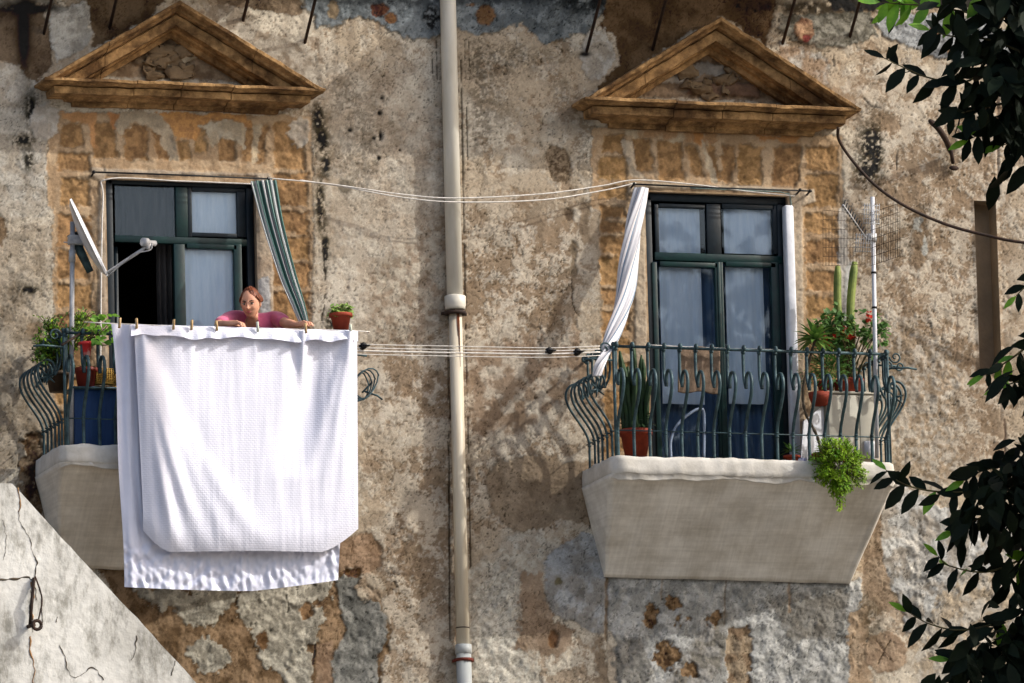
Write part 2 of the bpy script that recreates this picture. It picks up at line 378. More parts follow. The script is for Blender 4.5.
ell(554,640,6,9,(150,106,66),rough=3,relief=-.02); ell(558,582,4,5,(120,112,84),rough=3)
patch([(592,636),(604,640),(618,700),(598,700)], (164,142,118), rough=8, feather=2); patch([(606,640),(618,660),(616,700),(610,700)], (196,180,160), rough=4)
# grey-white lime field below the right balcony
patch([(606,572),(700,574),(862,580),(862,610),(850,640),(856,700),(618,700),(618,650),(608,620)], (184,186,190),(150,152,154), rough=5, ns=.09, relief=.004, bumpy=.03)
patch([(616,640),(640,636),(650,660),(646,700),(618,700)], (150,148,146),(128,126,124), rough=10, feather=3, ns=.1)
patch([(770,600),(850,590),(840,640),(790,640)], (140,138,136),(122,118,114), rough=10, feather=4, ns=.1)
patch([(690,640),(728,610),(728,660),(700,700),(660,700)], (160,158,158),(130,126,120), rough=8, feather=4, ns=.06)
for e in ((672,603,9,6),(651,615,6,11),(666,655,14,13),(688,671,9,6),(716,618,4,8),(679,620,3,4),(687,617,2,2)): ell(*e,(150,116,76),(104,80,54),rough=8,relief=-.010,ns=.03,rim=.4)
patch([(728,630),(748,626),(751,700),(724,700)], (162,140,112),(128,104,80), rough=6, relief=-.012, ns=.07)
crack([(607,578),(606,640)],1.6,(140,112,80),.8,dep=.01); crack([(663,577),(660,600)],1.2,(150,130,108),.6); crack([(727,578),(724,625)],.9,(120,100,80),.7); crack([(789,580),(790,612)],1.4,(160,130,100),.7)
patch([(848,612),(868,605),(866,640),(872,700),(850,700)], (162,134,104),(178,152,122), rough=5, ns=.06)
# right bottom
patch([(876,500),(890,470),(912,492),(944,505),(985,520),(1044,540),(1044,700),(960,700),(940,670),(925,640),(905,628),(896,600),(882,585),(878,540)], (184,186,190),(160,152,144), rough=6, ns=.08, relief=.008, bumpy=.028, rim=.4)
patch([(940,600),(1000,560),(1044,560),(1044,700),(930,700),(915,660)], (176,158,134),(190,182,172), rough=14, feather=4, ns=.08)
patch([(868,525),(880,508),(882,560),(892,590),(900,604),(886,612),(868,600),(862,590)], (166,142,116),(146,122,98), rough=3, ns=.1)
ell(886,652,21,21,(178,150,120),(158,130,104),rough=4,ns=.08,relief=.004)
crack([(876,640),(892,662)],.6,(60,46,36)); crack([(890,640),(878,664)],.6,(60,46,36))
stain(872,620,12,26,(90,76,56),.7,.03)
patch([(920,520),(905,540),(912,600),(920,612),(930,570)], (196,192,188),(160,160,162), rough=8, feather=3, ns=.03, bumpy=.03)
# rubble zone below the left balcony
patch([(96,552),(140,566),(330,560),(352,572),(372,590),(390,625),(384,660),(378,700),(150,700)], (156,124,88),(118,92,64), rough=6, ns=.08, relief=-.010, bumpy=.015, rim=.2, seed=21)
fr = (((120,575),(150,588),(240,586),(236,600),(222,616),(210,624),(196,628),(184,622),(178,610),(150,606)), ((186,648),(204,636),(226,648),(229,660),(218,672),(200,670)), ((236,592),(262,590),(300,596),(322,608),(318,640),(300,654),(286,676),(266,664),(256,650),(250,630),(240,612)),((290,654),(316,650),(312,700),(286,700)),((252,580),(330,578),(334,600),(300,606),(262,600)))
for i_,p_ in enumerate(fr): patch(list(p_), (184,178,164),(146,140,128), rough=9, ns=.05, relief=.006, bumpy=.015, rim=.25, seed=40+i_)
ell(307,612,8,9,(150,112,70),(110,84,56),rough=5,relief=-.015); ell(262,640,6,10,(126,92,58),rough=5); crack([(287,595),(288,612)],.8); crack([(315,645),(313,664)],1.2)
patch([(316,646),(333,640),(334,700),(314,700)], (172,138,106),(150,118,90), rough=3)
patch([(336,578),(350,573),(362,580),(374,600),(387,618),(386,638),(378,655),(378,700),(334,700),(332,660),(346,630),(340,606)], (140,140,138),(112,113,112), rough=4, ns=.1, relief=.008, bumpy=.02, rim=.4)
patch([(334,548),(350,536),(372,532),(382,548),(381,566),(366,574),(350,568),(334,572)], (170,136,104),(146,114,84), rough=3, ns=.12, relief=-.006)
ell(354,572,8,5,(120,86,40),rough=4,relief=-.02); ell(370,588,14,12,(186,170,148),(160,136,110),rough=6,relief=.006)
patch([(22,440),(40,430),(46,480),(44,520),(28,560),(20,480)], (110,84,58),(150,126,100), rough=8, ns=.05, relief=-.02, bumpy=.03)
stain(34,478,8,40,(40,32,26),.8,.03)
ell(36,330,10,8,(150,126,98),(120,100,78),rough=6)
# layered flaking, hairline crackle and specks over the whole render
fk = fbm(X+N_W[0]*.04,Zr,.17,7,301,.62); fa = sstep(.505,.515,fk)-.5; C *= (1+.10*fa)[:,None]; H += .003*fa
fk2 = fbm(X,Zr+N_W[0]*.03,.14,7,321,.75); fb_ = sstep(.545,.56,fk2); C *= (1-.16*fb_)[:,None]; H -= .002*fb_
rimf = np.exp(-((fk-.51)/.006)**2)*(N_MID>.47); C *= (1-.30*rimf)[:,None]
wf1,wf2 = worley(X+N_W[0]*.10+N_W[1]*.05, Zr+N_W[1]*.10, .11, 7); ck = (1-sstep(.015,.05,wf2-wf1))*sstep(.50,.58,fbm(X,Zr,.45,4,331)); C *= (1-.42*ck)[:,None]; H -= .003*ck
wf1,wf2 = worley(X+N_W[0]*.06, Zr+N_W[1]*.08, .045, 9); ck = (1-sstep(.02,.08,wf2-wf1))*sstep(.52,.6,fbm(X,Zr,.3,4,351)); C *= (1-.30*ck)[:,None]; H -= .002*ck
spk = sstep(.70,.76,fbm(X,Zr,.022,3,361,.7))*sstep(.45,.55,fbm(X,Zr,.4,4,371)); C *= (1-.6*spk)[:,None]; H -= .003*spk
lum = (C@np.array([.3,.59,.11]))[:,None]; C = lum+(C-lum)*.80; C *= np.array([1.0,.985,.91]); C = np.clip(.30+(C-.30)*1.12,.01,.9)
# ---- dressed sandstone surrounds
def surround(poly, blocks, seed):
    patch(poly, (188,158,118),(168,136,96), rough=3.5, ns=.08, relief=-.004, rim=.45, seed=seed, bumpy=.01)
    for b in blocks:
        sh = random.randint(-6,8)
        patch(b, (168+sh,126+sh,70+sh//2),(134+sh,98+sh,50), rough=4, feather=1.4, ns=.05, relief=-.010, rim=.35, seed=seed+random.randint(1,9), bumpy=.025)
def q(x0,y0,x1,y1,s=0): return [(x0,y0),(x1,y0+.03*(x1-x0)),(x1-s,y1+.03*(x1-x0)),(x0-s,y1)]
SL = [(48,112),(312,116),(313,200),(311,470),(54,470),(53,209),(47,206)]
bl = [q(61,122,82,146),q(92,122,116,157,-2),q(122,126,146,160,-3),q(152,126,171,160,-6),q(178,142,188,160,-3),q(194,130,206,152,-1),q(220,138,236,160,0),q(246,126,268,162,4),q(276,122,306,168,2),
      q(58,152,90,170),q(60,177,90,206),q(57,214,91,246),q(57,250,90,278),q(57,283,92,308),q(57,314,92,340),q(57,346,92,372),q(57,378,92,404),q(57,412,92,440),
      q(274,174,308,205),q(272,210,308,232),q(271,237,309,258),q(272,263,309,286),q(272,292,309,322),q(272,328,309,350),q(272,356,309,380)]
SR = [(592,126),(842,136),(846,470),(604,470),(600,212),(592,208)]
br = [q(603,134,624,152),q(633,138,650,170,-4),q(656,140,680,180,-5),q(686,146,697,176,-7),q(705,146,716,182,-6),q(722,146,734,184,0),q(740,146,764,184,3),q(774,146,800,186,2),q(806,146,838,170),
      q(598,156,628,180),q(601,186,627,198),q(600,206,626,217),q(602,222,626,232),q(602,237,626,252),q(602,257,628,284),q(603,290,628,306),q(604,312,630,330),q(604,336,630,352),q(604,362,630,384),q(604,392,630,420),q(604,426,630,452),
      q(806,174,838,206),q(806,214,838,232),q(806,240,838,262),q(807,270,839,290),q(808,296,840,318),q(808,326,840,350),q(808,358,840,384)]
surround(SL, bl, 60); surround(SR, br, 80)
patch([(60,112),(98,112),(95,125),(97,148),(92,147),(88,124),(62,120)], (196,140,76), rough=3, rim=0)
patch([(155,112),(245,114),(252,127),(232,126),(214,120),(202,128),(197,142),(188,138),(176,140),(170,126),(160,118)], (206,146,62),(178,124,60), rough=4, rim=0, ns=.03)
patch([(108,112),(120,114),(119,132),(112,130)], (190,126,60), rough=3, rim=0)
patch([(120,112),(160,114),(172,130),(178,160),(170,160),(160,134),(146,124),(134,120),(118,140),(114,130)], (192,172,140), rough=4, rim=0)
patch([(197,126),(212,122),(236,122),(246,128),(244,148),(234,138),(222,136),(212,146),(206,130)], (186,172,146),(170,152,122), rough=4, rim=.2)
patch([(254,126),(262,124),(258,160),(252,164)], (190,168,132), rough=3, rim=0)
patch([(620,128),(700,130),(720,134),(716,142),(690,140),(660,140),(630,136)], (188,168,134),(170,128,80), rough=5, rim=0)
patch([(694,132),(704,134),(701,146),(694,142)], (206,138,56), rough=2, rim=0); patch([(756,134),(800,136),(796,142),(760,142)], (190,130,60), rough=4, rim=0)
patch([(702,140),(712,158),(718,182),(712,182),(704,160)], (196,178,146), rough=3, rim=0)
patch([(622,138),(632,142),(636,170),(650,182),(630,176),(626,158)], (196,176,146), rough=3, rim=.2)
# white lobes biting into the surrounds
ell(46,122,15,18,(184,178,168),(166,156,142),rough=5,relief=.008); ell(300,132,11,16,(190,178,160),(168,152,130),rough=5,relief=.006)
patch([(838,210),(846,200),(852,300),(842,330),(840,270)], (186,178,166), rough=4)
patch([(846,268),(852,262),(852,322),(844,322)], (180,180,174), rough=3)
# plaster margin round the frames
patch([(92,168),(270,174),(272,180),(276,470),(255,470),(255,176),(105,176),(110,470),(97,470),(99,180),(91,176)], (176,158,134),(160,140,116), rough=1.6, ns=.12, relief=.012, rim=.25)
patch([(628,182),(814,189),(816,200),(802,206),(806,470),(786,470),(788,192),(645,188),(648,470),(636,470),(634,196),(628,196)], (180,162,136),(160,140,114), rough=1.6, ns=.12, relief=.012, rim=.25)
patch([(258,280),(268,276),(272,320),(262,330)], (166,166,166), rough=3)
# tympana
patch([(104,76),(150,44),(182,26),(214,44),(262,82)], (166,140,106),(130,104,74), rough=3, ns=.06, relief=-.01, bumpy=.028)
patch([(150,60),(165,46),(190,44),(198,58),(180,66),(160,66)], (186,166,132), rough=3, relief=.02)
for e in ((152,56,7,6),(140,62,6,4),(164,46,6,3),(176,40,10,4)): ell(*e,(120,100,74),rough=2,relief=.03)
ell(154,45,4,3,(190,184,172),rough=1,relief=.03)
patch([(640,96),(690,52),(722,40),(756,60),(812,104)], (160,132,100),(120,96,70), rough=3, ns=.05, relief=-.01, bumpy=.028)
patch([(656,82),(690,60),(740,68),(752,74),(740,80),(700,74),(680,84)], (170,160,146), rough=5, relief=.01)
patch([(690,82),(758,84),(760,98),(686,94)], (136,102,76),(110,82,60), rough=2, relief=.02)
# right-hand pilaster line, lower scar
crack([(998,60),(998,200)],1.2,(124,98,76),.5,dep=.01,wob=.4); crack([(1005,420),(1005,455)],1.2,(70,44,30),.8)
crack([(1000,372),(1001,420)],.6,(120,98,76),.5); crack([(863,98),(872,106),(880,108)],.9); crack([(834,56),(834,66)],.8)
crack([(950,290),(958,320),(955,360)],.6,(116,92,70),.6); crack([(898,150),(896,170)],.6,gate=.3)
# fine colour grain everywhere and gentle waviness of hand-thrown render
C *= (1+(N_FINE[:,None])*.18+((fbm(X,Zr,.014,2,201)-.5)*.22)[:,None])
lum = (C@np.array([.3,.59,.11]))[:,None]; C = lum+(C-lum)*.80; C *= .81
C = np.clip(C, .004, .8)
H += (N_MID-.5)*.012 + N_FINE*.002 + (fbm(X,Zr,1.1,3,211)-.5)*.03
# flatten towards openings and outer border
for (a,b,c,d_) in (WIN_L, WIN_R, NICHE):
    dx = np.maximum(np.maximum(a-X, X-b),0); dz = np.maximum(np.maximum(c-Z0-Zr, Zr-(d_-Z0)),0); H *= sstep(-.001,.03,np.hypot(dx,dz))
nx, nz = len(gx), len(gz)
co = np.stack([X, -H, Zr+Z0], 1)
ii = np.arange(nx*nz).reshape(nz,nx)
quads = np.stack([ii[:-1,:-1],ii[:-1,1:],ii[1:,1:],ii[1:,:-1]],-1).reshape(-1,4)
cx = (X[quads[:,0]]+X[quads[:,2]])/2; cz = (Zr[quads[:,0]]+Zr[quads[:,2]])/2+Z0
keep = np.ones(len(quads),bool)
for (a,b,c,d_) in (WIN_L, WIN_R, NICHE): keep &= ~((cx>a)&(cx<b)&(cz>c)&(cz<d_))
quads = quads[keep]
building = empty('old_building', (0,0,0), 'weathered old building with peeling plaster facade, sandstone window surrounds and two pediments', 'building')
def np_mesh(name, co, quads, col, mt, parent):
    me = bpy.data.meshes.new(name); me.vertices.add(len(co)); me.vertices.foreach_set('co', co.astype(np.float32).ravel())
    me.loops.add(quads.size); me.loops.foreach_set('vertex_index', quads.astype(np.int32).ravel())
    me.polygons.add(len(quads)); me.polygons.foreach_set('loop_start', np.arange(0,quads.size,4,dtype=np.int32)); me.polygons.foreach_set('loop_total', np.full(len(quads),4,dtype=np.int32))
    me.polygons.foreach_set('use_smooth', np.ones(len(quads),bool)); me.update(calc_edges=True)
    if col is not None:
        at = me.attributes.new('render_colour','FLOAT_COLOR','POINT'); at.data.foreach_set('color', np.concatenate([col,np.ones((len(col),1))],1).astype(np.float32).ravel())
    me.materials.append(mt); me.validate()
    o = bpy.data.objects.new(name, me); COL.objects.link(o); o.parent = parent; WLOC[o.name] = WLOC[parent.name]; return o
def wall_mat():
    m = bpy.data.materials.new('weathered_render'); m.use_nodes = True; N, L = NT(m); bs = N['Principled BSDF']
    bs.inputs['Roughness'].default_value = .92; bs.inputs['Specular IOR Level'].default_value = .2
    at = N.new('ShaderNodeAttribute'); at.attribute_name = 'render_colour'
    tc = N.new('ShaderNodeTexCoord'); nz = N.new('ShaderNodeTexNoise'); nz.inputs['Scale'].default_value = 80; nz.inputs['Detail'].default_value = 6; nz.inputs['Roughness'].default_value = .7
    L.new(tc.outputs['Object'], nz.inputs[0]); mr = N.new('ShaderNodeMapRange'); mr.inputs[1].default_value=.3; mr.inputs[2].default_value=.7; mr.inputs[3].default_value=.80; mr.inputs[4].default_value=1.15
    L.new(nz.outputs['Fac'], mr.inputs[0]); mx = N.new('ShaderNodeMix'); mx.data_type='RGBA'; mx.blend_type='MULTIPLY'; mx.inputs[0].default_value=1
    L.new(at.outputs['Color'], mx.inputs[6]); L.new(mr.outputs[0], mx.inputs[7]); L.new(mx.outputs[2], bs.inputs['Base Color'])
    n2 = N.new('ShaderNodeTexNoise'); n2.inputs['Scale'].default_value=38; n2.inputs['Detail'].default_value=8; n2.inputs['Roughness'].default_value=.7; L.new(tc.outputs['Object'], n2.inputs[0])
    bp = N.new('ShaderNodeBump'); bp.inputs['Distance'].default_value=.004; bp.inputs['Strength'].default_value=.7; L.new(n2.outputs['Fac'], bp.inputs['Height']); L.new(bp.outputs[0], bs.inputs['Normal'])
    return m
M['wall'] = wall_mat()
np_mesh('wall', co, quads, C, M['wall'], building)
# rest of the facade, side walls and roof (coarse)
fb = MB(); GTOP = Z0+7.2; XL, XR = -11.0, 13.0
fb.box((XL,0,0),(XR,.5,z_lo)); fb.box((XL,0,z_hi),(XR,.5,GTOP)); fb.box((XL,0,z_lo),(x_lo,.5,z_hi)); fb.box((x_hi,0,z_lo),(XR,.5,z_hi))
obj('outer_wall', fb, M['plasterc'], building, smooth=False)
sb = MB(); sb.box((XL,.502,0),(XL+.4,10,GTOP)); sb.box((XR-.4,.502,0),(XR,10,GTOP)); sb.box((XL,10,0),(XR,10.4,GTOP)); obj('side_wall', sb, M['plasterc'], building, smooth=False)
rf = MB(); rf.box((XL-.3,-.3,GTOP+.002),(XR+.3,10.6,GTOP+.25)); obj('roof', rf, M['terra'], building, smooth=False)
# reveals, rooms behind, niche lining
REC = .13
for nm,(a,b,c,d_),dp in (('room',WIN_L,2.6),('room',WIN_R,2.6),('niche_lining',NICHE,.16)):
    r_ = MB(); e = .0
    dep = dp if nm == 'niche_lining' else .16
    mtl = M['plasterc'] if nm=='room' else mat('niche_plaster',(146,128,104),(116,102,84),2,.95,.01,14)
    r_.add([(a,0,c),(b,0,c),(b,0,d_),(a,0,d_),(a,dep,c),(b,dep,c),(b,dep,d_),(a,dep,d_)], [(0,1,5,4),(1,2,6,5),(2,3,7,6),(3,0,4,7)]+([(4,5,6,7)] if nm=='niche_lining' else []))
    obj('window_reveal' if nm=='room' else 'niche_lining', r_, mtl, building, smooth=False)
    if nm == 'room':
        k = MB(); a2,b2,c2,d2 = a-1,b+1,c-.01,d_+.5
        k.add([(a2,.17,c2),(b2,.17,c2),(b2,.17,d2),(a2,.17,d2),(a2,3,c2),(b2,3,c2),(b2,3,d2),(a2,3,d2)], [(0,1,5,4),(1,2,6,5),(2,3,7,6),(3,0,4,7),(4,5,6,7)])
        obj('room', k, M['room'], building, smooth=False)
# ------------------------------------------------------------------ windows (parts of the building)
def glass_mat():
    m = bpy.data.materials.new('window_glass'); m.use_nodes = True; N, L = NT(m); N.remove(N['Principled BSDF'])
    g = N.new('ShaderNodeBsdfGlossy'); g.inputs['Roughness'].default_value = .03; g.inputs['Color'].default_value = (.8,.9,1,1)
    t = N.new('ShaderNodeBsdfTransparent'); t.inputs['Color'].default_value = (.92,.95,.97,1)
    tc = N.new('ShaderNodeTexCoord'); nz = N.new('ShaderNodeTexNoise'); nz.inputs['Scale'].default_value = 1.6; L.new(tc.outputs['Object'], nz.inputs[0])
    bp = N.new('ShaderNodeBump'); bp.inputs['Distance'].default_value = .006; bp.inputs['Strength'].default_value=.3; L.new(nz.outputs['Fac'], bp.inputs['Height']); L.new(bp.outputs[0], g.inputs['Normal'])
    fr = N.new('ShaderNodeFresnel'); fr.inputs['IOR'].default_value = 1.42
    mx = N.new('ShaderNodeMixShader'); L.new(fr.outputs[0], mx.inputs[0]); L.new(t.outputs[0], mx.inputs[1]); L.new(g.outputs[0], mx.inputs[2]); L.new(mx.outputs[0], N['Material Output'].inputs[0])
    return m
M['glass'] = glass_mat()
M['lace'] = mat('grey_lace_curtain', (248,248,250), (224,230,238), 5, .9, .004, 14, stretch=(4,1,.6))
M['voile'] = mat('brown_voile', (74,70,68), (40,38,38), 5, .9, 0, 12, stretch=(5,1,.6))
M['bluecurtain'] = mat('blue_inner_curtain', (112,136,166), (78,102,134), 3, .9, .006, 10, stretch=(8,1,.3))
def wb(mb, px0, py0, px1, py1, d0, d1):
    """upright box whose front face spans the given place of the photo"""
    dm = max(d0,d1); cx, cy = (px0+px1)/2, (py0+py1)/2
    x0 = W(px0,cy,dm).x; x1 = W(px1,cy,dm).x; z0 = W(cx,py1,dm).z; z1 = W(cx,py0,dm).z
    mb.box((x0,-d0,z0),(x1,-d1,z1))
def pleat(px0,py0,px1,py1,d,amp,n,nu=60,nv=10,flare=0):
    mb = MB(); a = W(px0,(py0+py1)/2,d); b = W(px1,(py0+py1)/2,d); zt = W((px0+px1)/2,py0,d).z; zb_ = W((px0+px1)/2,py1,d).z
    mb.grid(lambda u,v: (a.x+(b.x-a.x)*(u+flare*math.sin(u*9)*v*.02), -d+amp*math.sin(u*n*6.283+1.2*math.sin(u*7)+v*.6), zt+(zb_-zt)*v), nu, nv)
    return mb
def window(kind):
    w = empty('window', (0,0,0)); w.parent = building
    D = -.05      # frame set back in the opening
    f = MB(); g = MB()
    if kind == 'L':
        for r_ in ((108,180,255,186),(108,180,115,470),(249,186,256,470)): wb(f,*r_,D,D-.06)
        obj('frame', f, M['greendark'], w, bevel=.004)
        f = MB()
        for r_ in ((115,237,250,244),(176,187,188,237)): wb(f,*r_,D-.005,D-.055)
        obj('transom', f, M['green'], w, bevel=.004)
        s = MB()
        for r_ in ((176,244,187,470),(187,244,237,249),(236,244,244,470)): wb(s,*r_,D+.012,D-.03)
        obj('sash', s, M['green'], w, bevel=.004)
        s = MB()
        for r_ in ((188,187,192,237),(192,187,245,192),(237,192,249,237),(192,233,237,237)): wb(s,*r_,D-.012,D-.04)
        obj('sash', s, M['greendark'], w, bevel=.003)
        # open left casement folded inwards
        s = MB(); h = W(117,300,D); zt = W(117,245,D).z; zb_ = W(117,470,D).z
        s.box((h.x,-D+.06,zb_),(h.x+.03,-D+.5,zt)); obj('open_casement', s, M['greendark'], w)
        for r_ in ((115,187,176,237),(192,192,237,233),(187,249,236,470)): 
            g = MB(); wb(g,*r_,D-.028,D-.032); obj('pane', g, M['glass'], w, smooth=False)
        obj('curtain', pleat(186,187,250,237,D-.06,.004,3), M['lace'], w)
        obj('curtain', pleat(186,249,240,470,D-.06,.006,4), M['lace'], w)
        obj('curtain', pleat(115,180,178,237,D-.12,.018,5), M['voile'], w)
        obj('curtain', pleat(158,240,178,470,D-.14,.02,4), M['voile'], w)
    else:
        for r_ in ((647,195,790,203),(647,195,655,480),(781,203,790,480)): wb(f,*r_,D,D-.06)
        obj('frame', f, M['greendark'], w, bevel=.004)
        f = MB(); wb(f,655,254,782,262,D+.004,D-.055); obj('transom', f, M['green'], w, bevel=.004)
        f = MB()
        for r_ in ((707,204,721,254),(655,204,659,254),(659,204,705,208),(722,204,774,209),(773,204,781,254)): wb(f,*r_,D-.01,D-.045)
        obj('sash', f, M['greendark'], w, bevel=.003)
        for rr in (((655,262,660,480),(660,262,718,267),(718,262,721,480)),((723,262,726,480),(726,262,776,267),(774,262,782,480))):
            s = MB()
            for r_ in rr: wb(s,*r_,D+.01,D-.035)
            obj('sash', s, M['green'], w, bevel=.004)
        s = MB(); wb(s,720.5,262,723.5,480,D+.018,D-.03); obj('astragal', s, M['green'], w, bevel=.003)
        for r_ in ((659,208,705,254),(722,209,773,254),(660,267,719,480),(725,267,775,480)):
            g = MB(); wb(g,*r_,D-.026,D-.03); obj('pane', g, M['glass'], w, smooth=False)
        obj('curtain', pleat(659,208,700,254,D-.06,.005,3), M['lace'], w); obj('curtain', pleat(724,208,771,254,D-.06,.005,3), M['lace'], w)
        obj('curtain', pleat(661,266,703,404,D-.06,.006,3), M['lace'], w); obj('curtain', pleat(727,266,765,404,D-.06,.006,3), M['lace'], w)
        obj('curtain', pleat(654,262,784,480,D-.16,.02,11), M['bluecurtain'], w)
        s = MB(); wb(s,789,205,798,470,.055,-.03); o = obj('side_cover', s, M['whitepaint'], w, bevel=.015); o['label'] = 'white plastic cover strip beside the frame'
    return w
window('L'); window('R')

# ------------------------------------------------------------------ pediments
def stone_mat():
    m = mat('ochre_sandstone', (188,150,102), (122,94,60), 12, .92, .012, 26, detail=9)
    N, L = NT(m); bs = N['Principled BSDF']; rp = [n for n in N if n.type=='VALTORGB'][0]; tc = [n for n in N if n.type=='TEX_COORD'][0]
    nz = N.new('ShaderNodeTexNoise'); nz.inputs['Scale'].default_value=2.1; nz.inputs['Detail'].default_value=9; nz.inputs['Roughness'].default_value=.7
    mp = N.new('ShaderNodeMapping'); mp.inputs['Location'].default_value=(3,5,1); mp.inputs['Scale'].default_value=(1.6,1.6,2.2); L.new(tc.outputs['Object'], mp.inputs[0]); L.new(mp.outputs[0], nz.inputs[0])
    r2 = N.new('ShaderNodeValToRGB'); r2.color_ramp.elements[0].position=.40; r2.color_ramp.elements[1].position=.60; r2.color_ramp.elements[0].color=(.24,.20,.17,1); r2.color_ramp.elements[1].color=(1,1,1,1)
    L.new(nz.outputs['Fac'], r2.inputs[0]); mx = N.new('ShaderNodeMix'); mx.data_type='RGBA'; mx.blend_type='MULTIPLY'; mx.inputs[0].default_value=.95
    L.new(rp.outputs[0], mx.inputs[6]); L.new(r2.outputs[0], mx.inputs[7]); L.new(mx.outputs[2], bs.inputs['Base Color'])
    return m
M['stone'] = stone_mat()
from mathutils import noise as mnoise
def jit(p, a, s=9):
    v = mnoise.noise_vector(Vector(p)*s)*a + mnoise.noise_vector(Vector(p)*s*3.7)*a*.5
    return Vector(p)+v
def pediment(tl, tr, bl_, br_, apex, brk):
    """tl,tr: cornice top front corners (px); apex px of the rake front"""
    root = empty('pediment', (0,0,0)); root.parent = building; tl = (tl[0]+8,tl[1])
    DEP = .34
    prof = [(.0,0),(.035,.0),(.04,.05),(.08,.062),(.09,.085),(.10,.09),(.19,.095),(.196,.176),(.17,.180),(.17,.190),(.225,.194),(.245,.214),(.268,.220),(.270,.250),(.262,.257),(0,.262)]
    prof = [(a*DEP/.27,b) for a,b in prof]
    A = W(*tl, DEP); B = W(*tr, DEP); ztop = (A.z+B.z)/2; H0 = ztop-(W((bl_[0]+br_[0])/2,(bl_[1]+br_[1])/2,.03).z); sc_ = H0/.262
    xa, xb = A.x+DEP, B.x-DEP
    mb = MB(); cuts = [0]+brk+[1]; NS = 16
    for k in range(len(cuts)-1):
        u0,u1 = cuts[k],cuts[k+1]; dz = random.uniform(-.006,.006); dd = random.uniform(-.006,.006); gap = .0035
        xs0 = xa+(xb-xa)*u0+(gap if k else 0); xs1 = xa+(xb-xa)*u1-(gap if k<len(cuts)-2 else 0)
        rows = []
        for (d,h) in prof:
            z = ztop-H0+h*sc_+dz; row = []
            if k == 0: row += [(xs0-d, .01, z)]+[(xs0-d, -d*t/4*1.0, z) for t in range(1,4)]
            x0_, x1_ = (xs0-d if k==0 else xs0), (xs1+d if k==len(cuts)-2 else xs1)
            row += [(x0_+(x1_-x0_)*i/NS, -(d+dd), z) for i in range(NS+1)]
            if k == len(cuts)-2: row += [(xs1+d, -d*t/4, z) for t in (3,2,1)]+[(xs1+d,.01,z)]
            rows.append([jit(p,.006) for p in row])
        n = len(rows[0]); vs = [v for r_ in rows for v in r_]
        fs = [(j*n+i,j*n+i+1,(j+1)*n+i+1,(j+1)*n+i) for j in range(len(rows)-1) for i in range(n-1)]
        if k: fs.append(tuple(j*n for j in range(len(rows))))
        if k < len(cuts)-2: fs.append(tuple(j*n+n-1 for j in range(len(rows)))[::-1])
        mb.add(vs, fs)
    obj('cornice', mb, M['stone'], root, smooth=False)
    # raking cornices: same kind of profile, sheared up to the apex
    AP = W(*apex, DEP); zt = AP.z; xm = AP.x
    hr = .235
    prof2 = [(0,0),(.045,.0),(.05,.04),(.085,.05),(.09,.066),(.165,.070),(.172,.150),(.15,.154),(.15,.164),(.215,.168),(.225,.186),(.262,.200),(.270,.206),(.272,.232),(.26,.239),(0,.24)]
    prof2 = [(a*DEP/.27,b) for a,b in prof2]
    for sgn in (-1,1):
        r_ = MB(); NS = 26; cuts = [0,.47,1.0]
        for k in range(2):
            rows = []; g0 = .004 if k else 0; dz = random.uniform(-.004,.004)
            for (d,h) in prof2:
                row = []
                xe = (xa if sgn<0 else xb)+sgn*DEP*.98; ze = ztop-.02
                for i in range(NS+1):
                    t = cuts[k]+g0+(cuts[k+1]-cuts[k]-g0)*i/NS
                    x = xe+(xm-xe)*t; z = ze+(zt-ze)*t - hr*(1-.0)+h + dz
                    z = max(z, ztop-.03+.012*(h/.24))     # lower edge dies into the cornice
                    row.append(jit((x,-d,z),.006))
                rows.append(row)
            n = len(rows[0]); vs = [v for q_ in rows for v in q_]
            fs = [(j*n+i,j*n+i+1,(j+1)*n+i+1,(j+1)*n+i) for j in range(len(rows)-1) for i in range(n-1)]
            fs.append(tuple(j*n for j in range(len(rows)))); fs.append(tuple(j*n+n-1 for j in range(len(rows)))[::-1])
            r_.add(vs, fs)
        obj('raking_cornice', r_, M['stone'], root, smooth=False)
    # loose stones in the broken tympanum
    st = MB()
    for i in range(12):
        px = apex[0]+random.uniform(-40,14); py = (tl[1]+tr[1])/2-random.uniform(6,34); c = W(px,py,.02)
        s2 = MB(); s2.ball((0,0,0), random.uniform(.03,.07), 9, 7, (1.5,.35,.8)); st.add([jit(Vector(v)+c,.035,22) for v in s2.v], s2.f)
    obj('tympanum_stones', st, mat('rubble_stone',(140,120,94),(104,86,64),5,.95,.01,30), root)
pediment((37,78),(326,85),(55,108),(308,112),(180,0),[.25,.49,.75])
pediment((577,96),(862,106),(600,128),(842,136),(721,16),[.26,.51,.77])

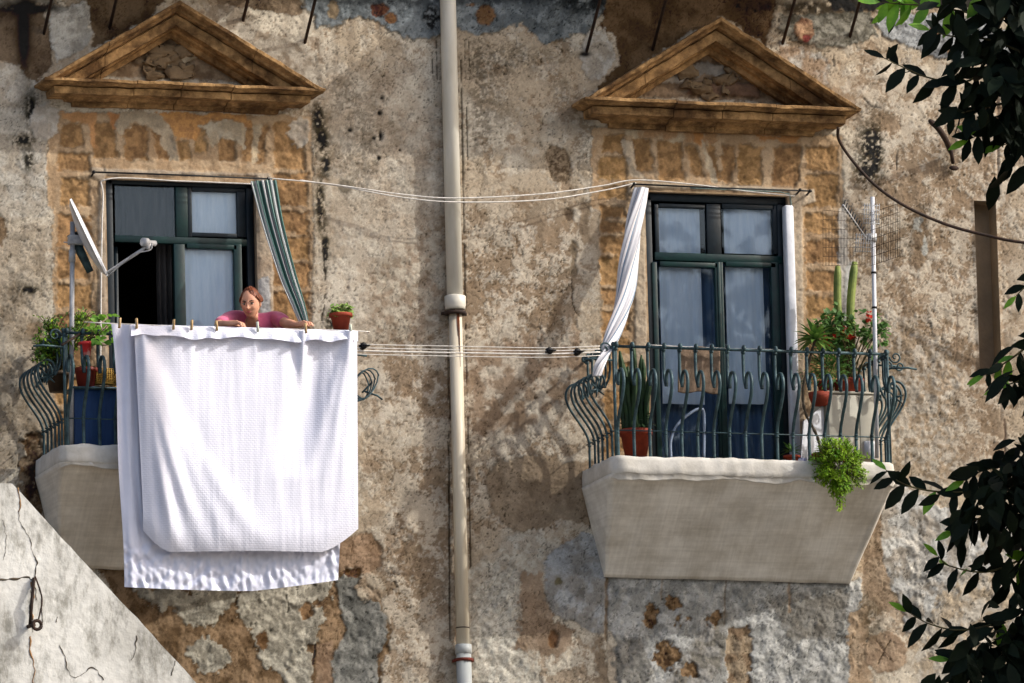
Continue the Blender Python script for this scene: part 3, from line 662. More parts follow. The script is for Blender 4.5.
# ------------------------------------------------------------------ upper balconies (above the frame) with struts
M['burlap'] = mat('sun_bleached_cloth', (186,182,172), (158,152,142), 3.0, .95, .0015, 160, stretch=(1,1,1))
for nm, xs, lab in (('upper_balcony',(44,110,243,305),'upper balcony on rusty iron struts over the left pediment'),('upper_balcony',(587,653,783,850),'upper balcony on rusty iron struts over the right pediment')):
    x0 = W(xs[0]-40,40).x; x1 = W(xs[-1]+40,40).x; zb_ = Z0+3.22
    r_ = empty('upper_balcony', ((x0+x1)/2,0,zb_), lab, 'balcony')
    s = MB(); s.box((x0,-.02,zb_),(x1,-1.2,zb_+.16)); obj('slab', s, M['plasterc'], r_, bevel=.01)
    ra = MB()
    n = 22
    for i in range(n):
        x = x0+.05+(x1-x0-.1)*i/(n-1); ra.tube([(x,-1.15,zb_+.16),(x,-1.15,zb_+1.1)],.01,5)
    ra.tube([(x0+.03,-.02,zb_+1.1),(x0+.05,-1.15,zb_+1.1),(x1-.05,-1.15,zb_+1.1),(x1-.03,-.02,zb_+1.1)],.015,6); obj('railing', ra, M['iron'], r_)
    for k,x in enumerate(xs):
        yy = {44:37,110:30,243:24,305:46,587:54,653:52,783:46,850:40}[x]
        a = W(x,yy,0); t_ = MB(); top = zb_+.03
        lean = .02
        t_.tube([(a.x,.03,a.z),(a.x+lean*1,-(top-a.z)*.55,a.z+(top-a.z)*.6),(a.x+lean*1.6,-(top-a.z)*.95,top)],.013,7); obj('strut', t_, M['rust'], r_)

# ------------------------------------------------------------------ balconies
DEPTH = .75
M['hem'] = mat('pale_cloth_hem', (206,203,197), (176,172,164), 5, .95, .002, 60)
def cover_mat(c1, c2):
    m = mat('stretched_linen', c1, c2, 2.6, .95, .0008, 300, stretch=(1,1,1)); N, L = NT(m); bs = N['Principled BSDF']
    rp = [n for n in N if n.type=='VALTORGB'][0]; tc = [n for n in N if n.type=='TEX_COORD'][0]; out = rp.outputs[0]
    for sx in ((2,2,60),(60,1,2)):
        mp = N.new('ShaderNodeMapping'); mp.inputs['Scale'].default_value = sx; L.new(tc.outputs['Object'], mp.inputs[0]); nz = N.new('ShaderNodeTexNoise'); nz.inputs['Scale'].default_value=1.0; nz.inputs['Detail'].default_value=4
        L.new(mp.outputs[0], nz.inputs[0]); mr = N.new('ShaderNodeMapRange'); mr.inputs[1].default_value=.35; mr.inputs[2].default_value=.65; mr.inputs[3].default_value=.93; mr.inputs[4].default_value=1.04; L.new(nz.outputs['Fac'], mr.inputs[0])
        mx = N.new('ShaderNodeMix'); mx.data_type='RGBA'; mx.blend_type='MULTIPLY'; mx.inputs[0].default_value=1; L.new(out, mx.inputs[6]); L.new(mr.outputs[0], mx.inputs[7]); out = mx.outputs[2]
    L.new(out, bs.inputs['Base Color']); return m
def balcony(fl, fr, lab, cc):
    """fl, fr: px of the front top corners of the floor slab"""
    A = W(*fl, DEPTH); B = W(*fr, DEPTH); x0, x1 = A.x, B.x; z = (A.z+B.z)/2
    root = empty('balcony', ((x0+x1)/2, 0, z), lab, 'balcony')
    s = MB(); s.box((x0+.03,0.0,z-.12),(x1-.03,-DEPTH+.03,z)); obj('floor_slab', s, M['plasterc'], root, bevel=.01)
    # cloth stretched round and below the slab
    per = [(x0,.0),(x0,-DEPTH),(x1,-DEPTH),(x1,.0)]; Ls = [DEPTH,x1-x0,DEPTH]; T = sum(Ls)
    def P(u, inset, dfac, rc=.10):
        s_ = u*T
        if s_ < Ls[0]: x, y = x0, -DEPTH*s_/Ls[0]
        elif s_ < Ls[0]+Ls[1]: x, y = x0+(s_-Ls[0]), -DEPTH
        else: x, y = x1, -DEPTH*(1-(s_-Ls[0]-Ls[1])/Ls[2])
        for xc_ in (x0,x1):        # rounded corners where the cloth is pulled round the slab
            ax_, ay_ = abs(x-xc_), abs(y+DEPTH)
            if ax_ < rc and ay_ < rc:
                k_ = rc-math.hypot(rc-ax_,rc-ay_); 
                if k_ < 0: f_ = rc/math.hypot(rc-ax_,rc-ay_); sx_ = 1 if xc_==x0 else -1; x = xc_+sx_*(rc-(rc-ax_)*f_); y = -DEPTH+rc-(rc-ay_)*f_
        cx = (x0+x1)/2; x = cx+(x-cx)*(1-inset/((x1-x0)/2)); return x, y*dfac
    rowsv = [(.025,.04,.96),(.02,.0,1.0),(-.04,-.006,1.01),(-.11,-.006,1.01),(-.115,.0,1.0),(-.135,.004,.99)]
    hm = MB()
    def hemf(u,v):
        k = v*(len(rowsv)-1); i = min(int(k),len(rowsv)-2); t = k-i; a,b = rowsv[i],rowsv[i+1]
        h,ins,df = [a[q]*(1-t)+b[q]*t for q in range(3)]; x,y = P(u,ins,df); n = mnoise.noise(Vector((u*26,v*1.5,x0)))+.5*mnoise.noise(Vector((u*70,v*2,x0)))
        h += .012*n*(1 if v>.7 else .8) - (.03*abs(math.sin(u*23+x0+2*math.sin(u*9))) if v > .85 else 0)
        return (x, min(-.004,y-(.010*n+.007*mnoise.noise(Vector((u*120,v*2.5,x0))))*(.3+v)), z+h)
    hm.grid(hemf, 150, 10); o = obj('cover_hem', hm, M['hem'], root, solid=.003); 
    cv = MB()
    def covf(u,v):
        ins = -.012+(.165)*v; df = 1.0*(1-v)+.03*v; h = -.11-.69*v-.012*u*v
        x,y = P(u,ins,df); n = mnoise.noise(Vector((u*7,v*2.5,x0+3)))+.5*mnoise.noise(Vector((u*22,v*1.2,x0)))
        sag = math.sin(v*math.pi)*.02
        cr = (1-abs(mnoise.noise(Vector((u*18+v*1.5,v*.8,x0+8))))*2)**3*.010*(1-v)+.006*mnoise.noise(Vector((u*60+v*6,v*1.5,2)))*(1-.6*v)
        return (x, min(-.004,y+sag*(1 if .2<u<.8 else 0)-.014*n*(.4+math.sin(v*3.14))-cr), z+h+.006*n)
    cv.grid(covf, 120, 24); obj('cloth_cover', cv, cc, root, solid=.004)
    # railing
    RH = .875; N_ = 18
    def bal(base, out, k):
        """one goose-belly baluster: base point, outward unit vector"""
        b = Vector(base); o_ = Vector(out); mb = MB(); up = Vector((0,0,1)); j = random.uniform(-.006,.006)
        prof = [(0,.0),(0,.12),(0,.215),(.006,.25),(.03,.31),(.075,.38),(.125,.45),(.165,.52),(.18,.585),(.17,.635),(.14,.672),(.10,.682),(.066,.665),(.05,.63),(.046,.59),(.046,.565)]
        rs = [.0085]*len(prof); pts = bezier([b+o_*(p[0]+j)+up*p[1] for p in prof],3)
        mb.tube(pts, .0135, 8, flat=.7, ref=(1,0,0) if abs(o_.x)<.5 else (0,1,0))
        for hh in (.205,.235): mb.ball(b+o_*.002+up*hh, .0165, 8, 5, (1,1,.55))
        # upper bar with a scrolled head clasping the top rail
        ub = [(.046,.57),(.03,.60),(.012,.64),(0,.70),(0,.80),(0,.865),(.012,.895),(.03,.90),(.04,.885),(.036,.868),(.024,.868)]
        mb.tube(bezier([b+o_*p[0]+up*p[1] for p in ub],3), .013, 8, flat=.7, ref=(1,0,0) if abs(o_.x)<.5 else (0,1,0))
        mb.ball(b+up*.855+o_*.005, .019, 8, 5, (1,1,.8))
        return mb
    yF = -DEPTH+.035
    for i in range(N_):
        x = x0+.055+(x1-x0-.11)*i/(N_-1)
        obj('baluster', bal((x,yF,z),(0,-1,0),i), M['iron'], root)
    for sx,xx in ((-1,x0+.04),(1,x1-.04)):
        for i in range(6):
            y = -.08-(DEPTH-.16)*i/5.5
            obj('baluster', bal((xx,y,z),(sx,0,0),i), M['iron'], root)
        cp = MB(); cp.tube([(xx,yF,z-.01),(xx,yF,z+RH)],.013,8); cp.ball((xx,yF,z+RH+.015),.02); obj('corner_post', cp, M['iron'], root)
        # scroll bracket at the head of the side rail, for the washing lines
        s_ = MB()
        def spiral(c, r0, turns, ang, dirx, pl):
            pts = []
            for k in range(22):
                t = k/21; a = ang+turns*6.283*t; r_ = r0*(1-.78*t)
                v = Vector((math.cos(a)*dirx,0,math.sin(a))) if pl=='xz' else Vector((0,-math.cos(a),math.sin(a)))
                pts.append(Vector(c)+v*r_)
            return pts
        for (cx_,cy_,cz_,r0) in ((xx+sx*.07,yF,z+RH-.02,.05),(xx+sx*.05,yF+.12,z+RH-.06,.045),(xx+sx*.12,yF+.05,z+RH-.08,.04)):
            s_.tube(spiral((cx_,cy_,cz_),r0,1.25,math.pi if sx>0 else 0,1,'xz'),.007,5)
        s_.tube([(xx,yF,z+RH-.11),(xx+sx*.17,yF,z+RH-.10),(xx+sx*.24,yF,z+RH-.11)],.009,6)
        s_.tube([(xx,yF+.2,z+RH-.05),(xx+sx*.14,yF+.16,z+RH-.06)],.008,6)
        obj('scroll_bracket', s_, M['iron'], root)
        # leaf-shaped iron star on the side belly
        st = MB(); c = Vector((xx+sx*.10,yF+.12,z+.56))
        for a in range(6):
            an = a*1.047+.3; st.tube([c, c+Vector((math.cos(an)*.07*1,-.3*.05,math.sin(an)*.07))],[.012,.004],5)
        obj('iron_rosette', st, M['iron'], root)
    t = MB(); e0,e1 = x0+.04,x1-.04
    t.tube([(e0,-.01,z+RH),(e0,yF,z+RH)],.011,6); t.tube([(e0-.01,yF,z+RH),(e1+.01,yF,z+RH)],.012,6); t.tube([(e1,yF,z+RH),(e1,-.01,z+RH)],.011,6); obj('top_rail', t, M['iron'], root)
    t = MB(); t.tube([(e0,-.01,z+.225),(e0,yF,z+.225),(e1,yF,z+.225),(e1,-.01,z+.225)],.0055,5); obj('lower_rail', t, M['iron'], root)
    return root, x0, x1, z
M['coverL'] = cover_mat((220,214,202),(184,176,162)); M['coverR'] = cover_mat((224,222,216),(184,179,169))
BL = balcony((62,446),(345,455),'left balcony with curly iron railing, mostly hidden by white sheets',M['coverL'])
BR = balcony((613,458),(897,466),'right balcony with curly blue-green iron railing and pot plants, floor wrapped in pale cloth',M['coverR'])

# ------------------------------------------------------------------ drainpipe
rt = empty('drainpipe', W(463,683,.12), 'tall beige drainpipe running down the peeling wall between the two windows', 'drainpipe')
def ptube(pts, r, n=20):
    mb = MB(); mb.tube(pts, r, n, ref=(1,0,0)); return mb
PD = .078
a = W(446.5,-60,PD); b = W(455,305,PD); c = W(459.5,632,PD); e = W(466.5,760,PD); c2 = W(463,640,PD)
bot = Vector((e.x,e.y,.02)); top = Vector((a.x-.02,a.y,Z0+7.2))
obj('upper_pipe', ptube([top,a,b],.062), M['pvc'], rt)
k = W(455.2,303,PD); mb = MB(); mb.lathe([(.062,.06),(.075,.055),(.082,.05),(.082,-.02),(.078,-.03),(.078,-.05),(.055,-.055)], k, 24); obj('socket', mb, M['pvc'], rt)
k2 = W(455.3,313,PD); mb = MB(); mb.lathe([(.062,.012),(.083,.012),(.085,0),(.083,-.014),(.06,-.014)], k2, 24); mb.box((k2.x-.1,k2.y+.02,k2.z-.012),(k2.x+.1,k2.y+.05,k2.z+.01)); obj('collar', mb, M['rust'], rt)
obj('middle_pipe', ptube([k2-Vector((0,0,.0)), W(463,646,PD)],.051), mat('stained_beige_pipe',(206,200,184),(184,170,148),4,.45,.0008,20,stretch=(3,3,.3)), rt)
mb = MB(); q0 = W(455.4,314,PD); 
for i in range(3):
    x = q0.x+.008*i-.004; mb.tube([(x,q0.y-.0515,q0.z),(x+.003,q0.y-.0515,q0.z-.18-.12*i)],[.004,.001],5)
obj('rust_streak', mb, mat('rust_stain',(120,62,28),(96,48,24),20,.9), rt)
k3 = W(462.7,628,PD); mb = MB(); mb.lathe([(.051,.004),(.0535,.004),(.0535,-.004),(.051,-.004)],k3,20); obj('joint_ring', mb, M['rust'], rt)
obj('lower_pipe', ptube([W(463.4,646,PD), e, bot],.058), M['pvcgrey'], rt)
mb = MB(); k5 = W(463.4,646,PD); mb.lathe([(.05,.012),(.062,.010),(.064,-.06),(.058,-.062)],k5,20); obj('lower_socket', mb, M['pvcgrey'], rt)
k4 = W(464.2,660,PD); mb = MB(); mb.lathe([(.058,.012),(.068,.012),(.068,-.012),(.058,-.012)],k4,20); mb.box((k4.x-.075,k4.y-.004,k4.z-.01),(k4.x-.062,PD*-1+.1,k4.z+.01)); mb.box((k4.x+.062,k4.y-.004,k4.z-.01),(k4.x+.078,PD*-1+.1,k4.z+.01)); obj('clamp', mb, mat('red_rust_clamp',(110,46,34),(84,36,28),20,.8), rt)

# ------------------------------------------------------------------ foreground gable
def gable_mat():
    m = mat('grey_white_concrete', (206,206,202), (168,167,162), 1.4, .95, .008, 18, detail=10); N, L = NT(m); bs = N['Principled BSDF']
    rp = [n for n in N if n.type=='VALTORGB'][0]; tc = [n for n in N if n.type=='TEX_COORD'][0]; out = rp.outputs[0]
    nz = N.new('ShaderNodeTexNoise'); nz.inputs['Scale'].default_value=5; nz.inputs['Detail'].default_value=14; nz.inputs['Roughness'].default_value=.75
    mp = N.new('ShaderNodeMapping'); mp.inputs['Scale'].default_value=(1,1,.45); L.new(tc.outputs['Object'], mp.inputs[0]); L.new(mp.outputs[0], nz.inputs[0])
    r2 = N.new('ShaderNodeValToRGB'); r2.color_ramp.elements[0].position=.40; r2.color_ramp.elements[1].position=.52; r2.color_ramp.elements[0].color=(.40,.39,.36,1); r2.color_ramp.elements[1].color=(1,1,1,1); L.new(nz.outputs['Fac'], r2.inputs[0])
    mx = N.new('ShaderNodeMix'); mx.data_type='RGBA'; mx.blend_type='MULTIPLY'; mx.inputs[0].default_value=.9; L.new(out, mx.inputs[6]); L.new(r2.outputs[0], mx.inputs[7])
    L.new(mx.outputs[2], bs.inputs['Base Color']); return m
M['gable'] = gable_mat(); M['stain'] = mat('dark_crack_stain', (58,52,44), (84,74,60), 12, .95)
M['ruststain'] = mat('brown_rust_stain',(150,116,80),(120,90,60),12,.95)
GD = 8.0
g0 = W(0,481,GD); g1 = W(12,484,GD); g2 = W(197,683,GD); sl = (g2.z-g1.z)/(g2.x-g1.x)
xl = g0.x-3.2; 
hr = empty('house_gable', ((xl+g2.x)/2,-GD+2,0), 'grey-white concrete gable end of the lower house at the bottom left', 'house')
zt = g1.z; zend = 3.0; xr = g1.x+(zend-g1.z)/sl
mb = MB(); mb.prism([(xl,0),(xr,0)]+[(xr+(g1.x-xr)*i/160+.012*mnoise.noise(Vector((i*.23,1,0)))+.010*mnoise.noise(Vector((i*.9,5,0))), zend+(zt-zend)*i/160+.010*mnoise.noise(Vector((i*.31,3,0)))) for i in range(161)]+[(xl,zt)], -GD, -GD+3.2); obj('gable_wall', mb, M['gable'], hr, smooth=False)
ed = MB()
# low coping with broken mortar line along the slope
L_ = Vector((xr-g1.x,0,zend-zt)); n_ = 170; nrm = Vector((-L_.z,0,L_.x)).normalized()
pts = [Vector((g1.x,-GD-.012,zt))+L_*(i/n_) for i in range(n_+1)]
for (o1,o2,dd) in ((.003,-.010,.002),):
    vs=[];fs=[]
    for i,p in enumerate(pts):
        w_ = .006*mnoise.noise(p*9)+.006*mnoise.noise(p*31)
        vs += [p-nrm*(-o1+w_)+Vector((0,.02,0)), p-nrm*(-o1+w_)-Vector((0,dd,0)), p-nrm*(-o2-w_*1.6)-Vector((0,dd*.8,0)), p-nrm*(-o2-w_*1.6)+Vector((0,.02,0))]
    for i in range(n_): b=i*4; fs += [(b+j,b+(j+1)%4,b+4+(j+1)%4,b+4+j) for j in range(4)]
    ed.add(vs,fs)

def groove(pts, w, mtl, name):
    mb = MB(); P_ = [W(x,y,GD+.0) for x,y in pts]; P_ = bezier(P_,14)
    P_ = [p+Vector((.03*mnoise.noise(p*7)+.012*mnoise.noise(p*30),-.001,.01*mnoise.noise(p*15))) for p in P_]
    mb.tube(P_, [w*(.12+.9*abs(mnoise.noise(p*11))) for p in P_], 5, flat=1, ref=(1,0,0))
    mb.v = [(v[0], -GD-.002+(v[1]+GD)*.25, v[2]) for v in mb.v]; obj(name, mb, mtl, hr)
groove([(18,486),(22,520),(32,548),(36,572),(36,600)],.010,M['stain'],'crack')
groove([(0,580),(14,579),(28,577),(34,580)],.016,M['stain'],'crack')
groove([(40,590),(42,602),(40,620),(37,630)],.010,M['stain'],'crack'); groove([(30,590),(30,610),(31,632)],.012,M['stain'],'crack')
groove([(60,645),(70,675),(80,676),(92,668),(104,680)],.008,M['stain'],'crack'); groove([(136,636),(134,652),(132,660)],.009,M['stain'],'crack'); groove([(4,520),(6,545),(3,560)],.007,M['stain'],'crack'); groove([(176,660),(170,676)],.008,M['stain'],'crack'); groove([(58,616),(54,622)],.01,M['stain'],'crack')
groove([(18,488),(20,512)],.016,M['ruststain'],'rust_mark'); groove([(31,636),(32,655),(33,683)],.016,M['ruststain'],'rust_mark'); groove([(34,582),(32,600),(31,620)],.020,M['ruststain'],'rust_mark')
hk = MB(); c = W(37,625,GD+.08)
hk.tube([c+Vector((-.04,.08,.0)), c+Vector((-.02,.0,0))],.014,8)
hk.tube([c+Vector((.03*math.cos(t*.52)+.0,0,.03*math.sin(t*.52))) for t in range(13)],.012,8)
hk.tube([W(34,578,GD+.01),W(32,600,GD+.05),W(30,625,GD+.03)],.012,6)
hk.tube(bezier([W(35,576,GD+.03),W(40,590,GD+.07),W(42,602,GD+.06),W(38,622,GD+.06)],6),.006,5)
tag(obj('iron_hook', hk, M['rust']), 'rusty iron ring hook fixed in the grey gable wall', 'hook')

# ------------------------------------------------------------------ rods, cords, cables
def rod(pts, lab, brk):
    mb = MB(); P_ = [W(*p) for p in pts]; mb.tube(P_, .007, 6)
    for p in brk: q_ = W(*p); mb.tube([q_, Vector((q_.x,.01,q_.z-.02))],.008,6); mb.ball(q_,.014)
    return tag(obj('curtain_rod', mb, M['black']), lab, 'curtain rod')
rod([(92,172,.07),(180,175,.07),(272,179,.07)],'thin dark curtain rod above the left window',[(94,172,.07),(268,179,.07)])
rod([(632,184,.08),(720,188,.08),(812,191,.08)],'thin dark curtain rod above the right window',[(634,184,.08),(800,190,.08),(810,191,.08)])
def cable(name, pts, r, mt, lab, cat, group=None, n=10, ng=5):
    mb = MB(); mb.tube(bezier([W(*p) for p in pts], n), r, ng); return tag(obj(name, mb, mt), lab, cat, group)
cable('cord',[(268,178,.08),(330,184,.12),(400,194,.16),(455,198,.2),(540,194,.16),(600,186,.1),(636,180,.08),(690,184,.06),(745,191,.05),(795,196,.05)],.0052,M['cord'],'upper of two pale cords strung between the window tops','cord')
cable('cord',[(300,180,.08),(345,187,.12),(400,197,.16),(455,202,.2),(540,200,.16),(600,191,.1),(636,183,.08)],.0055,M['cord'],'lower of two pale cords strung between the window tops','cord')
cable('cable',[(100,470,.02),(101,300,.02),(103,200,.02),(108,179,.03),(180,181,.02),(255,184,.02)],.006,M['cord'],'pale cable clipped round the left window frame','cable')
cable('cable',[(690,188,.03),(760,191,.03),(784,193,.03),(791,202,.03),(793,260,.03)],.005,M['cordgreen'],'thin grey cable over the top right corner of the right window','cable')
cable('cable',[(838,128,.25),(839,140,.12),(852,160,.08),(875,185,.10),(905,206,.14),(945,224,.2),(985,235,.3),(1034,244,.45),(1200,262,.6)],.013,M['rust'],'dark sagging cable running from the right pediment to the right edge','cable')
for i,(y0,y1,rr,lab) in enumerate(((344,347,.0035,'topmost of the four washing lines between the balconies'),(347.5,350,.0035,'second washing line from the top between the balconies'),(350.5,353,.006,'thick third washing line from the top between the balconies'),(354,356.5,.0035,'lowest of the four washing lines between the balconies'))):
    cable('washing_line',[(352,y0,.85),(400,y0+1.2,.85),(455,y0+2.2,.85),(520,(y0+y1)/2+2,.85),(560,y1+.6,.85),(600,y1-1,.80)],rr,M['cord'],lab,'washing line','washing lines between the balconies')
for (x,y,lab) in ((363,346,'small dark pulley on the washing lines beside the white sheets'),(549,351,'small dark pulley in the middle of the washing lines'),(577,352,'small dark pulley on the washing lines near the right balcony')):
    mb = MB(); c = W(x,y,.85); mb.lathe([(.004,-.02),(.028,-.018),(.016,0),(.028,.018),(.004,.02)], c, 12, axis=(0,1,0)); mb.box(c-Vector((.006,.03,-.0)),c+Vector((.05,.03,.008))); tag(obj('pulley', mb, M['black']), lab, 'pulley')
# coil of wire on the right end of the left balcony
mb = MB(); c = W(362,386,.82)
for k_ in range(4):
    mb.tube([c+Vector(((.07+.012*k_)*math.cos(t*.42)*(.8+.1*k_), -.02*k_+.02*math.sin(t), (.10+.01*k_)*math.sin(t*.42+.2*k_))) for t in range(16)],.006,5)
mb.tube([c+Vector((.02,0,-.04)),c+Vector((.12,0,-.07)),c+Vector((.16,0,-.10))],.008,5); mb.tube([c+Vector((.0,0,-.05)),c+Vector((.08,0,.03))],.008,5)
tag(obj('wire_coil', mb, M['iron']), 'tangled blue-green wire coil behind the right edge of the white sheets', 'wire coil')
# iron bracket high on the right
mb = MB(); mb.tube(bezier([W(929,120,.3),W(938,128,.28),W(946,140,.18),W(951,152,.04)],5),[.012,.02,.024]+[.024]*12+[.02],7); mb.tube([W(951,150,.1),W(953,163,.02)],.016,6); mb.ball(W(954,168,.03),.035,8,5,(1.2,.6,.6))
tag(obj('iron_bracket', mb, M['rust']), 'dark broken iron bracket sticking out of the wall, upper right', 'bracket')

# ------------------------------------------------------------------ satellite dish (left)
r_ = empty('satellite_dish', W(70,445,.62), 'white satellite dish on a grey pole at the left balcony', 'satellite dish')
mb = MB(); mp_ = W(72.5,222,.62); mbt = W(71,445,.62); mb.tube([mp_, mbt], .019, 10); mb.tube([W(72.3,250,.62),W(72,262,.62)],.026,10); obj('mast', mb, M['steel'], r_)
up_ = W(70,199,.62); lo_ = W(107,276,.62); cen = (up_+lo_)/2; ax = (up_-lo_)/2
fwd = Vector((.80,-.62,.0)); fwd = (fwd-ax.normalized()*fwd.dot(ax.normalized())).normalized()
# dish seen almost edge-on: normal roughly across the line of sight
los = (cen-CAM).normalized(); nrm_ = ax.normalized().cross(los).normalized(); nrm_ = nrm_ if nrm_.x > 0 else -nrm_
nrm_ = (nrm_ - los*.02).normalized(); sd = ax.normalized().cross(nrm_).normalized()
mb = MB(); RR = ax.length; vs=[]; fs=[]; NR, NA = 8, 36
for side in (0,1):
    for i in range(NR+1):
        for j in range(NA):
            t = i/NR; a_ = 6.2832*j/NA; 
            v = cen + ax.normalized()*(RR*t*math.cos(a_)) + sd*(RR*.92*t*math.sin(a_)) + nrm_*(.045*(t*t)-.045-.014*side+ (.012 if i==NR else 0))
            vs.append(v)
for side in (0,1):
    o_ = side*(NR+1)*NA
    for i in range(NR):
        for j in range(NA): fs.append((o_+i*NA+j,o_+i*NA+(j+1)%NA,o_+(i+1)*NA+(j+1)%NA,o_+(i+1)*NA+j))
o_ = (NR+1)*NA
for j in range(NA): fs.append((NR*NA+j,NR*NA+(j+1)%NA,o_+NR*NA+(j+1)%NA,o_+NR*NA+j))
mb.add(vs,fs); obj('reflector', mb, M['whitepaint'], r_)
mb = MB(); bc = cen-nrm_*.10; mb.tube([bc+ax*.25, bc-ax*.75],[.045,.028],8,flat=.5); obj('back_rib', mb, M['iron'], r_)
mb = MB(); a_ = W(72.5,240,.62); b_ = W(86,240,.62); mb.box((a_.x-.03,a_.y-.035,a_.z-.035),(b_.x,a_.y+.035,a_.z+.035)); mb.tube([a_+Vector((-.07,0,-.02)),a_+Vector((.02,0,-.02))],.006,5); obj('bracket', mb, M['steel'], r_, bevel=.006)
la = W(107,273,.66); lb = W(146,247,.9); mb = MB(); mb.tube([la,lb],.012,8); mb.tube(bezier([la+Vector((0,0,-.03)),W(122,264,.8),W(134,254,.88),W(150,250,.9),W(152,244,.9)],5),.005,5); obj('feed_arm', mb, M['steel'], r_)
mb = MB(); l0 = W(143,242,.92); l1 = W(155,243.5,.86); mb.tube([l0,l0+(l1-l0)*.35,l0+(l1-l0)*.36,l1],[.034,.034,.018,.022],12); mb.tube([W(147,249,.9),W(149,243,.9)],.02,8); obj('receiver', mb, M['steel'], r_)

# ------------------------------------------------------------------ television antenna (right)
r_ = empty('tv_antenna', W(877,458,.55), 'television aerial with a wire-mesh reflector on a white pole at the right balcony', 'antenna')
mb = MB(); t0 = W(872.5,197,.55); t1 = W(877,458,.55); mb.tube([t0,t1],.0175,10); obj('mast', mb, M['whitepaint'], r_)
mb = MB()
for y in (273,308,240): q_ = t0+(t1-t0)*((y-197)/261); mb.lathe([(.018,-.008),(.022,-.008),(.022,.008),(.018,.008)],q_,10)
obj('mast_rings', mb, M['black'], r_)
q_ = t0+(t1-t0)*(41/261)
boom0 = W(866,238,.60); boom1 = W(843,205,1.05)
mb = MB(); mb.tube([boom0,boom1],.008,6); mb.box(q_-Vector((.05,.03,.03)),q_+Vector((.02,.02,.03))); obj('boom', mb, M['steel'], r_)
el = MB(); bd = (boom1-boom0); sd2 = Vector((.25,.45,.55)).cross(bd).normalized(); sd2 = Vector((.35,.0,.93)); 
for i in range(11):
    c = boom0+bd*(.08+.9*i/10); hl = .05
    el.tube([c-sd2*hl*.3, c+sd2*hl],.006,5)
obj('directors', el, M['black'], r_)
mb = MB(); c = boom0+bd*.18
for i in range(9):
    t = -.5+i/8; o_ = Vector((.20*t,.05*t,.24*t))
for k_ in range(7): mb.tube([c+Vector((-.06+.02*k_,0,-.16)), c+Vector((-.06+.02*k_,-.05,-.02))],.003,4)
for k_ in range(5): mb.tube([c+Vector((-.07,-.01*k_,-.15+.03*k_)), c+Vector((.07,-.01*k_,-.15+.03*k_))],.003,4)
for k_ in range(7): mb.tube([c+Vector((-.02+.02*k_,-.1,.04)), c+Vector((-.02+.02*k_,-.14,.20))],.0028,4)
for k_ in range(5): mb.tube([c+Vector((-.03,-.11,.05+.035*k_)), c+Vector((.11,-.11,.05+.035*k_))],.0028,4)
obj('dipole_grid', mb, M['steel'], r_)
gr = MB()
def panel(c00,c10,c01,c11,nu,nv):
    P0,P1,P2,P3 = [W(*c) for c in (c00,c10,c01,c11)]
    for i in range(nu+1): t=i/nu; gr.tube([P0.lerp(P1,t),P2.lerp(P3,t)],.0017,4)
    for j in range(nv+1): t=j/nv; gr.tube([P0.lerp(P2,t),P1.lerp(P3,t)],.0017,4)
panel((870,213,.58),(900,203,.85),(870,266,.58),(900,256,.85),13,6)
panel((868,214,.58),(823,210,.95),(868,264,.58),(823,266,.95),15,6)
obj('mesh_reflector', gr, M['rust'], r_)
# ------------------------------------------------------------------ striped door curtains tied to the railing
def stripe_mat(name, cols, n, rough=.7):
    m = bpy.data.materials.new(name); m.use_nodes = True; N, L = NT(m); bs = N['Principled BSDF']; bs.inputs['Roughness'].default_value = rough; bs.inputs['Specular IOR Level'].default_value=.3
    uv = N.new('ShaderNodeUVMap'); sp = N.new('ShaderNodeSeparateXYZ'); L.new(uv.outputs[0], sp.inputs[0])
    mu = N.new('ShaderNodeMath'); mu.operation='MULTIPLY'; mu.inputs[1].default_value=n; L.new(sp.outputs[0], mu.inputs[0]); fr = N.new('ShaderNodeMath'); fr.operation='FRACT'; L.new(mu.outputs[0], fr.inputs[0])
    rp = N.new('ShaderNodeValToRGB'); rp.color_ramp.interpolation='CONSTANT'; els = rp.color_ramp.elements
    for i,(p,c) in enumerate(cols):
        e = els[i] if i < 2 else els.new(p)
        e.position = p; e.color = rgba(c)
    L.new(fr.outputs[0], rp.inputs[0]); L.new(rp.outputs[0], bs.inputs['Base Color']); return m
M['stripeL'] = stripe_mat('green_striped_cloth', [(0,(196,198,196)),(.3,(78,112,104)),(.62,(150,146,150)),(.8,(60,96,92))], 7)
M['stripeR'] = stripe_mat('pale_striped_cloth', [(0,(205,204,208)),(.62,(96,122,146)),(.72,(188,184,186)),(.92,(150,150,160))], 5)
mb = MB()
cl = bezier([W(263,181,.08),W(272,222,.22),(W(287,275,.5)),W(298,306,.72),W(305,327,.84)],12); nC = len(cl)-1
def curt(u,v):
    k = v*nC; i = min(int(k),nC-1); c = cl[i].lerp(cl[i+1],k-i)
    wd = .150*(1-v)**.8+.055; s_ = (u-.5)
    dep = .022*math.sin(u*6.283*5.5+v*1.5)+.012*math.sin(u*6.283*11+1)
    return c+Vector((s_*wd, -dep*(1-.3*v)-.03*math.cos(s_*3.1), .02*s_))
mb.grid(curt, 110, 40); tag(obj('door_curtain', mb, M['stripeL'], solid=.004), 'green and white striped curtain pulled aside beside the left window', 'curtain')
mb = MB(); pth = bezier([W(641,188,.09),W(634,225,.16),W(629,262,.24),(W(624,300,.36)),W(614,332,.56),W(607,350,.68),W(600,364,.74),W(597,376,.74)],10); kk = len(pth)
rr = [.052+.020*math.sin(min(1,i/(kk-1)*1.35)*math.pi)-.02*(i/(kk-1))**2 for i in range(kk)]
n_ = 60; vs=[]; ref=None
